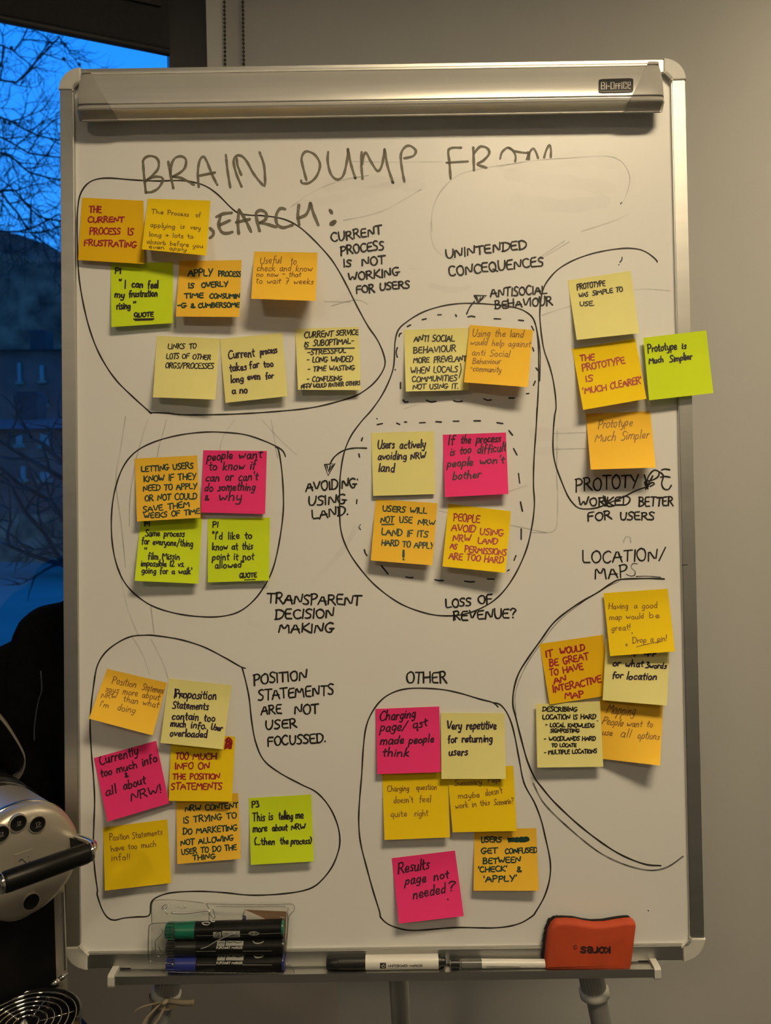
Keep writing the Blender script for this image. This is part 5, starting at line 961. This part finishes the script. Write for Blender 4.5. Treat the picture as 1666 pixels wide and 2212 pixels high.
mb = MB(); disc(mb, [(-.09, RH - .002), (-.03, RH), (-.012, RH), (-.006, RH - .001), (-.002, RH - .004), (.0005, RH - .009), (.002, RH - .018), (.0035, .02), (.0038, .004)]); head = auto_smooth(mb.build('head', M_silver, cm), 50)
mb = MB(); disc(mb, [(-.024, RH + .0006), (-.021, RH + .0012), (-.018, RH + .0006)]); mb.build('head_seam', M_chrome, head, True)
def button(px, py, nm, icon=True):
    h, z = hit(px, py, .003); rb_ = .0078
    mb = MB(); disc(mb, [(.0005, rb_ + .0012), (.0042, rb_ + .0012), (.0044, rb_ + .0002), (.0030, rb_)], 32, h, z); ring = auto_smooth(mb.build('button_ring', M_silver, head))
    mb = MB(); disc(mb, [(.0005, rb_), (.0040, rb_), (.0050, rb_ - .0006), (.0047, rb_ - .0016), (.0046, .001)], 32, h, z); bo = auto_smooth(mb.build('button', M_btn, head), 30)
    if icon:
        k = icon; st = [[(-.0016 * k, .0022 * k), (.0012 * k, .0022 * k), (.0008 * k, -.0016 * k), (-.0010 * k, -.0016 * k), (-.0016 * k, .0022 * k)], [(.0013 * k, .0018 * k), (.0024 * k, .0014 * k), (.0018 * k, -.0002 * k), (.0010 * k, -.0004 * k)], [(-.0026 * k, -.0024 * k), (.0028 * k, -.0024 * k)]]
        V = []; Fc = []
        for s_ in st:
            v, f_ = ribbon([(x * 1e4, y * 1e4) for x, y in s_], 4.2, jw=0); kk = len(V); V += v; Fc += [tuple(i + kk for i in q) for q in f_]
        mk('cup_icon', [M(h + v[0] / 1e4, z + v[1] / 1e4, .0052) for v in V], Fc, mat('icon_grey', (.22, .22, .21), .5), head)
button(1.0, 1801, 'b', .9); button(39, 1777.5, 'b', .85); button(80.5, 1780, 'b', 1.1); button(67, 1947, 'b', .0)
# embossed emblem plate
h0, z0 = hit(52, 1858, .0035)
mb = MB(); mb.loft([[M(h0 + a, z0 + b_, n) for a, b_ in ((-.009, -.011), (.009, -.011), (.009, .009), (-.009, .009))] for n in (.0008, .0042)]); mb.build('emblem_plate', M_silver, head)
st = [spl([(-60, 20), (-40, 34), (-20, 28), (0, 0), (20, -26), (40, -30), (55, -18)], step=4), spl([(-60, 20), (-50, 34), (-30, 36)], step=4), [(42, 36), (46, 40)], spl([(55, -18), (50, -32), (36, -36)], step=4), [(-44, -36), (-40, -40)]]
V = []; Fc = []
for s_ in st:
    v, f_ = ribbon(s_, 9, jw=.3); kk = len(V); V += v; Fc += [tuple(i + kk for i in q) for q in f_]
mk('emblem', [M(h0 + v[0] * 1e-4 * .9, z0 - .001 + v[1] * 1e-4 * .9, .0046) for v in V], Fc, M_chrome, head)
hs, zs = hit(135, 1842, 0.0); mb = MB(); disc(mb, [(-.004, .0042), (.0025, .0042), (.0028, .0034), (.0012, .0030), (.0012, .0012), (.0022, .0012), (.0022, .0004)], 24, hs, zs); mb.build('screw', M_silver, head, False)
mb = MB(); disc(mb, [(-.075, .030), (-.02, .030), (-.014, .026)], 32, .0, -RH + .022); o = mb.build('outlet', M_silver, head, True)
# handle: bar in front, chrome arms running back on both sides
n_h = .044
hL, zL = hit(6, 1903, n_h); hRr, zR = hit(191, 1846, n_h); zH = (zL + zR) / 2
lever = MB(); lever.lathe(M(hL, zH, n_h), M(hRr, zH, n_h), [(0, .0092), (.01, .0098), (.03, .0104), (.97, .0104), (.99, .0098), (1, .0092)], 32); hd = auto_smooth(lever.build('lever_grip', M_rub, cm), 40)
for s_, hx in ((1, hRr), (-1, hL)):
    mb = MB(); e = .004 * s_
    mb.lathe(M(hx, zH, n_h), M(hx + e, zH, n_h), [(0, .0094), (.5, .0098), (.9, .0088), (1, .006)], 28)
    mb.build('chrome_collar', M_chrome, hd, True)
    mb = MB(); zt = zH + .016
    q1 = hit(203, 1832, n_h - .001); q2 = hit(203, 1822, n_h - .007); q3 = hit(188, 1815, .022); q4 = hit(160, 1806, -.004); q5 = hit(140, 1799, -.03)
    path = [M(hx + e, zH, n_h)] + [M(s_ * q[0] if s_ > 0 else -(q[0] - (hRr + hL)), q[1], n_) for q, n_ in ((q1, n_h - .001), (q2, n_h - .007), (q3, .022), (q4, -.004), (q5, -.03))]
    mb2 = MB(); sp_ = [np.array(p) for p in path]
    P3 = []
    for i in range(len(sp_) - 1):
        for k in range(5): P3.append(sp_[i] * (1 - k / 5) + sp_[i + 1] * k / 5)
    P3.append(sp_[-1])
    for _ in range(4): P3 = [P3[0]] + [(P3[i - 1] + P3[i] * 2 + P3[i + 1]) / 4 for i in range(1, len(P3) - 1)] + [P3[-1]]
    rings = []
    for i, p in enumerate(P3):
        t_ = P3[min(i + 1, len(P3) - 1)] - P3[max(i - 1, 0)]; t_ /= np.linalg.norm(t_); x = HH - t_ * np.dot(HH, t_); x /= np.linalg.norm(x); y = np.cross(t_, x)
        hw = lerp(.0036, .0028, i / len(P3)); rings.append([p + x * math.cos(q * math.pi / 6) * .0035 + y * math.sin(q * math.pi / 6) * hw for q in range(12)])
    mb2.loft(rings); mb2.build('lever_arm', M_chrome, hd, True)
hk = [hit(148, 1809, .0), hit(188, 1823, .018), hit(186, 1842, .018), hit(152, 1850, .0)]
mb = MB(); mb.loft([[M(h, z, n + dn) for (h, z), n in zip(hk, (0, .018, .018, 0))] for dn in (-.006, .0)]); mb.build('lever_dark_gap', M_pblack, cm)  # added black block, stands in for the dark gap under the arm
# body
BN = -.052
hA = hit(120, 2050, -.052)[0]; hB = hit(145.5, 2050, -.056)[0]
def bodybox(mb, h0, h1, z0, z1, n0, n1): mb.box(M(h0, z0, n0), HH * (h1 - h0), ZZ * (z1 - z0), HN * (n1 - n0))
zb = TOPZ - CC[2]
mb = MB(); bodybox(mb, -.056, hA + .002, zb, .0, BN - .15, BN); mb.build('body', M_rub, cm)
mb = MB(); wA = hB - hA; prof_ = [(hA, 0), (hA + wA * .25, .0015), (hA + wA * .6, .001), (hA + wA * .88, -.002), (hB, -.006), (hB, -.15), (hA, -.15)]
mb.loft([[M(h, z, BN + n) for h, n in prof_] for z in (zb, -.022)]); auto_smooth(mb.build('side_panel', M_silver, cm), 50)
mb = MB(); mb.loft([[M(-h, z, BN + n) for h, n in reversed(prof_)] for z in (zb, -.022)]); auto_smooth(mb.build('side_panel', M_silver, cm), 50)
mb = MB(); disc(mb, [(-.19, RH - .006), (-.18, RH), (-.09, RH)]); mb.build('top_housing', M_gloss, cm, True)
mb = MB(); bodybox(mb, hA + wA * .55, hA + wA * .68, -.16, -.07, BN, BN + .0022); mb.build('trim_strip', M_chrome, cm)
# drip tray: cut round basin, rim, rings, spokes
gc = np.array([CC[0] - .004, CC[1] - .004, gz]); RG = .0505
def ringpts(r, z, cut=True, seg=60):
    out = []
    for k in range(seg):
        a = 2 * math.pi * k / seg; h = r * math.cos(a); n = r * math.sin(a)
        if cut: n = max(n, BN + .004)
        out.append(gc + HH * h + HN * n + ZZ * z)
    return out
mb = MB(); mb.loft([ringpts(RG + .003, -.072), ringpts(RG + .003, -.010), ringpts(RG + .0045, -.004), ringpts(RG + .0045, 0), ringpts(RG + .002, .0012), ringpts(RG, 0), ringpts(RG - .001, -.012), ringpts(RG - .004, -.020), ringpts(.01, -.022)]); base = auto_smooth(mb.build('drip_basin', M_gloss, cm), 40)
def ringtube(r, nm, tr=.0009, m=M_chrome, z=-.0015, par=None):
    mb = MB(); q = ringpts(r, z, True); rings = []; n_ = len(q)
    V = []
    for i, p in enumerate(q):
        t_ = q[(i + 1) % n_] - q[i - 1]; L_ = np.linalg.norm(t_); t_ = t_ / (L_ if L_ > 0 else 1); x = np.cross(t_, ZZ); V.append([p + x * tr * math.cos(a) + ZZ * tr * 1.6 * math.sin(a) for a in [k * math.pi / 3 for k in range(6)]])
    V.append(V[0]); mb.loft(V, cap=False); return mb.build(nm, m, par, True)
grid = thing('cup_grid', 'round chrome cup grid of concentric rings on the drip tray', 'drip grid', gc)
for r in (.0490, .0415, .0345, .0275, .0205, .0125): ringtube(r, 'ring', par=grid)
for k in range(6):
    a = k * math.pi / 3 + .35; mb = MB(); c_, s_ = math.cos(a), math.sin(a); r1 = .0500
    if r1 * s_ < BN + .004: r1 = (BN + .004) / s_
    mb.tube([gc + (HH * c_ + HN * s_) * .0125 - ZZ * .003, gc + (HH * c_ + HN * s_) * r1 - ZZ * .003], .0009, 6); mb.build('spoke', M_chrome, grid, True)
mb = MB(); q = gc + HH * .046 + HN * (BN + .016) + ZZ * .004
mb.lathe(q - HH * .006, q + HH * .006, [(0, .001), (.3, .0032), (.7, .0034), (1, .001)], 12); mb.lathe(q + HH * .002 + ZZ * .001, q + HH * .013 + ZZ * .004, [(0, .002), (.5, .003), (1, .0015)], 10); mb.lathe(q + HH * .001, q + HH * .001 - ZZ * .004 , [(0, .002), (1, .003)], 10)
mb.build('grid_catch', M_chrome, cm, True)
mb = MB(); bodybox(mb, -.075, .075, zb, zb + .012, BN - .15, .05); mb.build('foot_plate', M_rub, cm)

# sideboard under the machine
mb_t = thing('sideboard', 'dark sideboard that carries the coffee machine', 'cabinet', (-.9, .8, 0))
mb = MB(); mb.wbox(-.95, -.40, .55, .90, TOPZ - .03, TOPZ - .0005); mb.wbox(-.95, -.46, .90, 1.06, TOPZ - .03, TOPZ - .0005); mb.build('top', M_side, mb_t)
mb = MB(); mb.wbox(-.94, -.54, .60, 1.04, .06, TOPZ - .03); mb.build('carcass', M_side, mb_t)
for i in range(2):
    mb = MB(); mb.wbox(-.935 + i * .2, -.743 + i * .2, .582, .599, .08, TOPZ - .05); d_ = mb.build('door', M_side, mb_t)
    mb = MB(); x = -.76 if i == 0 else -.715; mb.lathe((x, .572, TOPZ - .3), (x, .572, TOPZ - .15), [(0, .005), (1, .005)], 10); mb.build('handle', M_chrome, d_, True)
for x in (-.91, -.57):
    for y in (.64, 1.0): mb = MB(); mb.wbox(x - .02, x + .02, y - .02, y + .02, 0, .06); mb.build('foot', M_pblack, mb_t)

# black bag
t = thing('backpack', 'black fabric bag standing behind the coffee machine with a grey strap', 'bag', (-.6, 1.0, TOPZ))
out = [(150, 1286), (138, 1294), (118, 1305), (92, 1310), (70, 1316), (50, 1328), (36, 1342), (29, 1360), (25, 1384), (12, 1390), (-5, 1398), (-60, 1430), (-110, 1520), (-130, 1700), (-130, 1990), (60, 1990), (152, 1960), (158, 1700), (156, 1450)]
ob = spl(out, True, 12); dB = 1.0
mb = MB(); V = np.array([Wd(x, y, dB) for x, y in ob]); cen = V.mean(0); V[:, 2] = np.maximum(V[:, 2], TOPZ)
def nz(p, k): return .010 * math.sin(p[0] * 31 + k * 3) * math.sin(p[2] * 27 + k)
rings = []
for k, (yy, sc) in enumerate(((.035, .90), (.028, .97), (.008, 1.0), (-.004, .985), (-.016, .93), (-.024, .82), (-.028, .62), (-.030, .38), (-.0305, .12))):
    rings.append([np.array([cen[0] + (p[0] - cen[0]) * sc, dB + .01 + yy + nz(p, k) * .5 * (1 if k > 3 else 0), max(TOPZ, cen[2] + (p[2] - cen[2]) * sc)]) for p in V])
mb.loft(rings); bag = mb.build('bag_body', M_fab, t, True)
mb = MB(); pts = [Wd(x, y, .967) for x, y in spl([(88, 1450), (90, 1490), (84, 1510), (78, 1540), (74, 1575), (74, 1600)], step=6)]; mb.tube(pts, .0008, 6); mb.build('zip', mat('zip_grey', (.03, .035, .05), .5), t, True)
mb = MB(); sp_ = spl([(-30, 1520), (-8, 1538), (12, 1560), (32, 1590), (48, 1618), (55, 1640), (50, 1662), (38, 1678), (18, 1689), (-5, 1693), (-30, 1690)], step=5)
N2 = len(sp_); rr_ = []
for i, (x, y) in enumerate(sp_):
    p = Wd(x, y, .935); a = i / N2 * math.pi
    q0 = np.array(sp_[min(i + 1, N2 - 1)]) - np.array(sp_[max(i - 1, 0)]); q0 = q0 / np.linalg.norm(q0); nrm = np.array([-q0[1], 0, -q0[0]])  # normal in the x-z plane
    wv = nrm * (.0022 + .0022 * math.sin(a)) + np.array([0, .009, 0]); th = nrm * .0012
    rr_.append([p - wv, p + wv, p + wv + th, p - wv + th])
mb.loft(rr_); mb.build('strap', M_strap, t, True)
